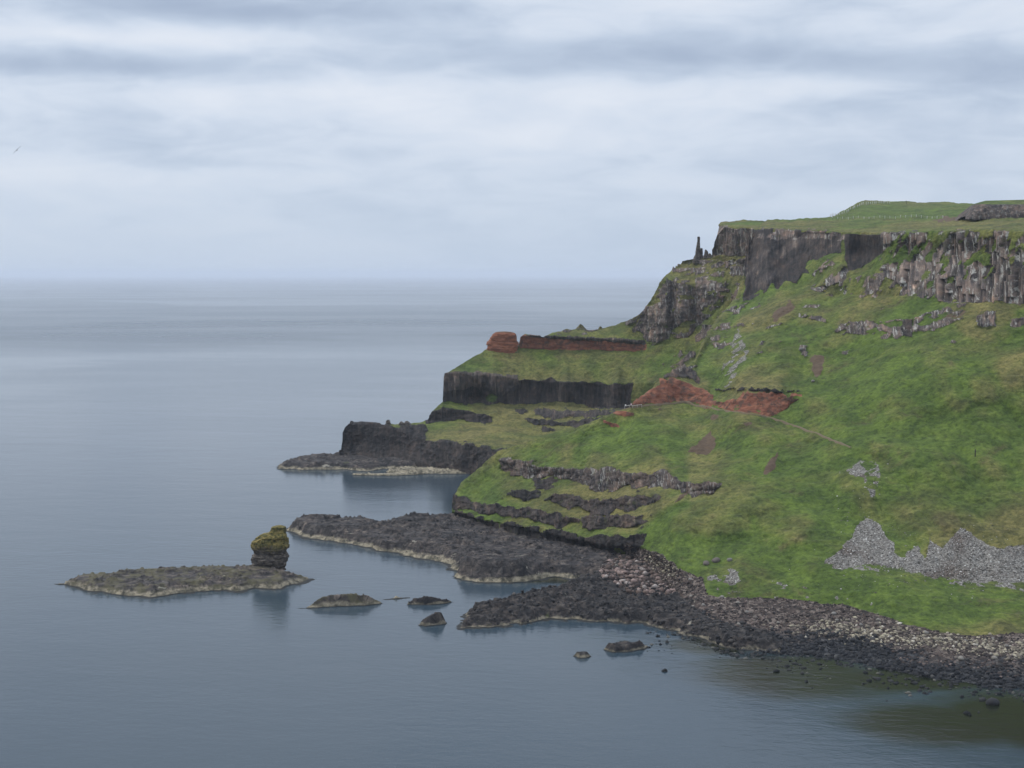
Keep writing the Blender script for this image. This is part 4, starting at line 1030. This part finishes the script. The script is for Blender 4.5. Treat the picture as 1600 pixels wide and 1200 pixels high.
# ------------------------------------------------------------------ sky and light
SUN_EL, SUN_AZ = math.radians(44), math.radians(-68)   # azimuth from +Y towards +X
world_ = bpy.data.worlds.new('World'); scene.world = world_; world_.use_nodes = True
nt = world_.node_tree; t = NT(nt); bg = nt.nodes['Background']
sky = t.new('ShaderNodeTexSky', sky_type='NISHITA'); sky.sun_disc = False
sky.sun_elevation = SUN_EL; sky.sun_rotation = SUN_AZ
tc = t.new('ShaderNodeTexCoord').outputs['Generated']
sp = t.new('ShaderNodeSeparateXYZ'); t.l.new(tc, sp.inputs[0])
az = t.math('ARCTAN2', sp.outputs[0], sp.outputs[1]); el = t.math('ARCSINE', sp.outputs[2])
U = t.math('MULTIPLY', az, 180/math.pi); E = t.math('MULTIPLY', el, 180/math.pi)
cv = t.new('ShaderNodeCombineXYZ'); t.put(cv.inputs[0], t.math('MULTIPLY', U, .075))
t.put(cv.inputs[1], t.math('MULTIPLY', E, .26)); cvo = cv.outputs[0]
def gb(x, y, sx, sy, a, tilt=0.):
    u0 = math.degrees((x-800)/F); e0 = math.degrees((HOR-y)/F); su = math.degrees(sx/F); se = math.degrees(sy/F)
    du = t.math('SUBTRACT', U, u0); de = t.math('SUBTRACT', t.math('ADD', E, t.math('MULTIPLY', wob, 1.0)), e0)
    if tilt: de = t.math('ADD', de, t.math('MULTIPLY', du, tilt))
    q = t.math('ADD', t.math('POWER', t.math('ABSOLUTE', t.math('DIVIDE', du, su)), 2.), t.math('POWER', t.math('ABSOLUTE', t.math('DIVIDE', de, se)), 2.))
    return t.math('MULTIPLY', t.math('EXPONENT', t.math('MULTIPLY', q, -1.)), a)
n_a = t.noise(cvo, 1.0, 5, .5, .5); n_b = t.noise(cvo, 3.2, 5, .55, .6)
wob = t.math('SUBTRACT', t.noise(cvo, 2.2, 4, .5, .4), .5)
v_ = t.math('ADD', t.math('MULTIPLY', t.math('SUBTRACT', n_a, .5), 1.1), t.math('MULTIPLY', t.math('SUBTRACT', n_b, .5), .75))
for g in [(330, 32, 360, 26, -.62), (120, 125, 250, 20, -.5), (1250, 105, 420, 26, -.42, .03), (1560, 150, 180, 40, -.35), (780, 112, 240, 22, -.25), (900, 20, 250, 20, .1),
          (180, 80, 280, 14, .35), (1080, 150, 250, 30, .35), (400, 165, 420, 28, .3), (850, 215, 300, 30, .2), (250, 285, 350, 18, .2), (1500, 40, 200, 30, .12), (350, 262, 160, 8, -.12), (650, 240, 260, 10, -.08)]:
    v_ = t.math('ADD', v_, gb(*g))
cl = t.ramp(t.rng(v_, -.75, .75), [(0., (.34, .412, .54)), (.3, (.46, .538, .66)), (.55, (.578, .645, .75)), (1., (.715, .752, .82))])
hzn = t.rng(E, -1., 6.5, 1., 0.)
cl = t.mix(t.math('MULTIPLY', hzn, .85), cl, (.465, .55, .67))
up = t.rng(E, 12., 60., 1., 1.9)          # an overcast sky is brightest overhead
cl = t.mix(1., cl, up, 'MULTIPLY') if False else cl
vm = t.new('ShaderNodeVectorMath', operation='SCALE'); t.l.new(cl, vm.inputs[0]); t.l.new(up, vm.inputs['Scale'])
vs = t.new('ShaderNodeVectorMath', operation='SCALE'); t.l.new(sky.outputs[0], vs.inputs[0]); vs.inputs['Scale'].default_value = .06
fin = t.mix(.95, vs.outputs[0], vm.outputs[0])
t.put(bg.inputs['Color'], fin); bg.inputs['Strength'].default_value = 1.

sd = bpy.data.lights.new('sun', 'SUN'); so = bpy.data.objects.new('sun', sd); COL.objects.link(so)
sd.energy = 1.5; sd.angle = math.radians(11); sd.color = (1., .96, .9)
from mathutils import Vector
dirv = Vector((math.sin(SUN_AZ)*math.cos(SUN_EL), math.cos(SUN_AZ)*math.cos(SUN_EL), math.sin(SUN_EL)))
so.rotation_euler = dirv.to_track_quat('Z', 'Y').to_euler(); so.location = (0, 0, 300)

scene.view_settings.view_transform = 'Standard'; scene.view_settings.look = 'None'
scene.view_settings.exposure = .22; scene.view_settings.gamma = 1.
scene.cycles.max_bounces = 5; scene.cycles.volume_bounces = 1; scene.cycles.diffuse_bounces = 3
scene.render.engine = 'CYCLES'
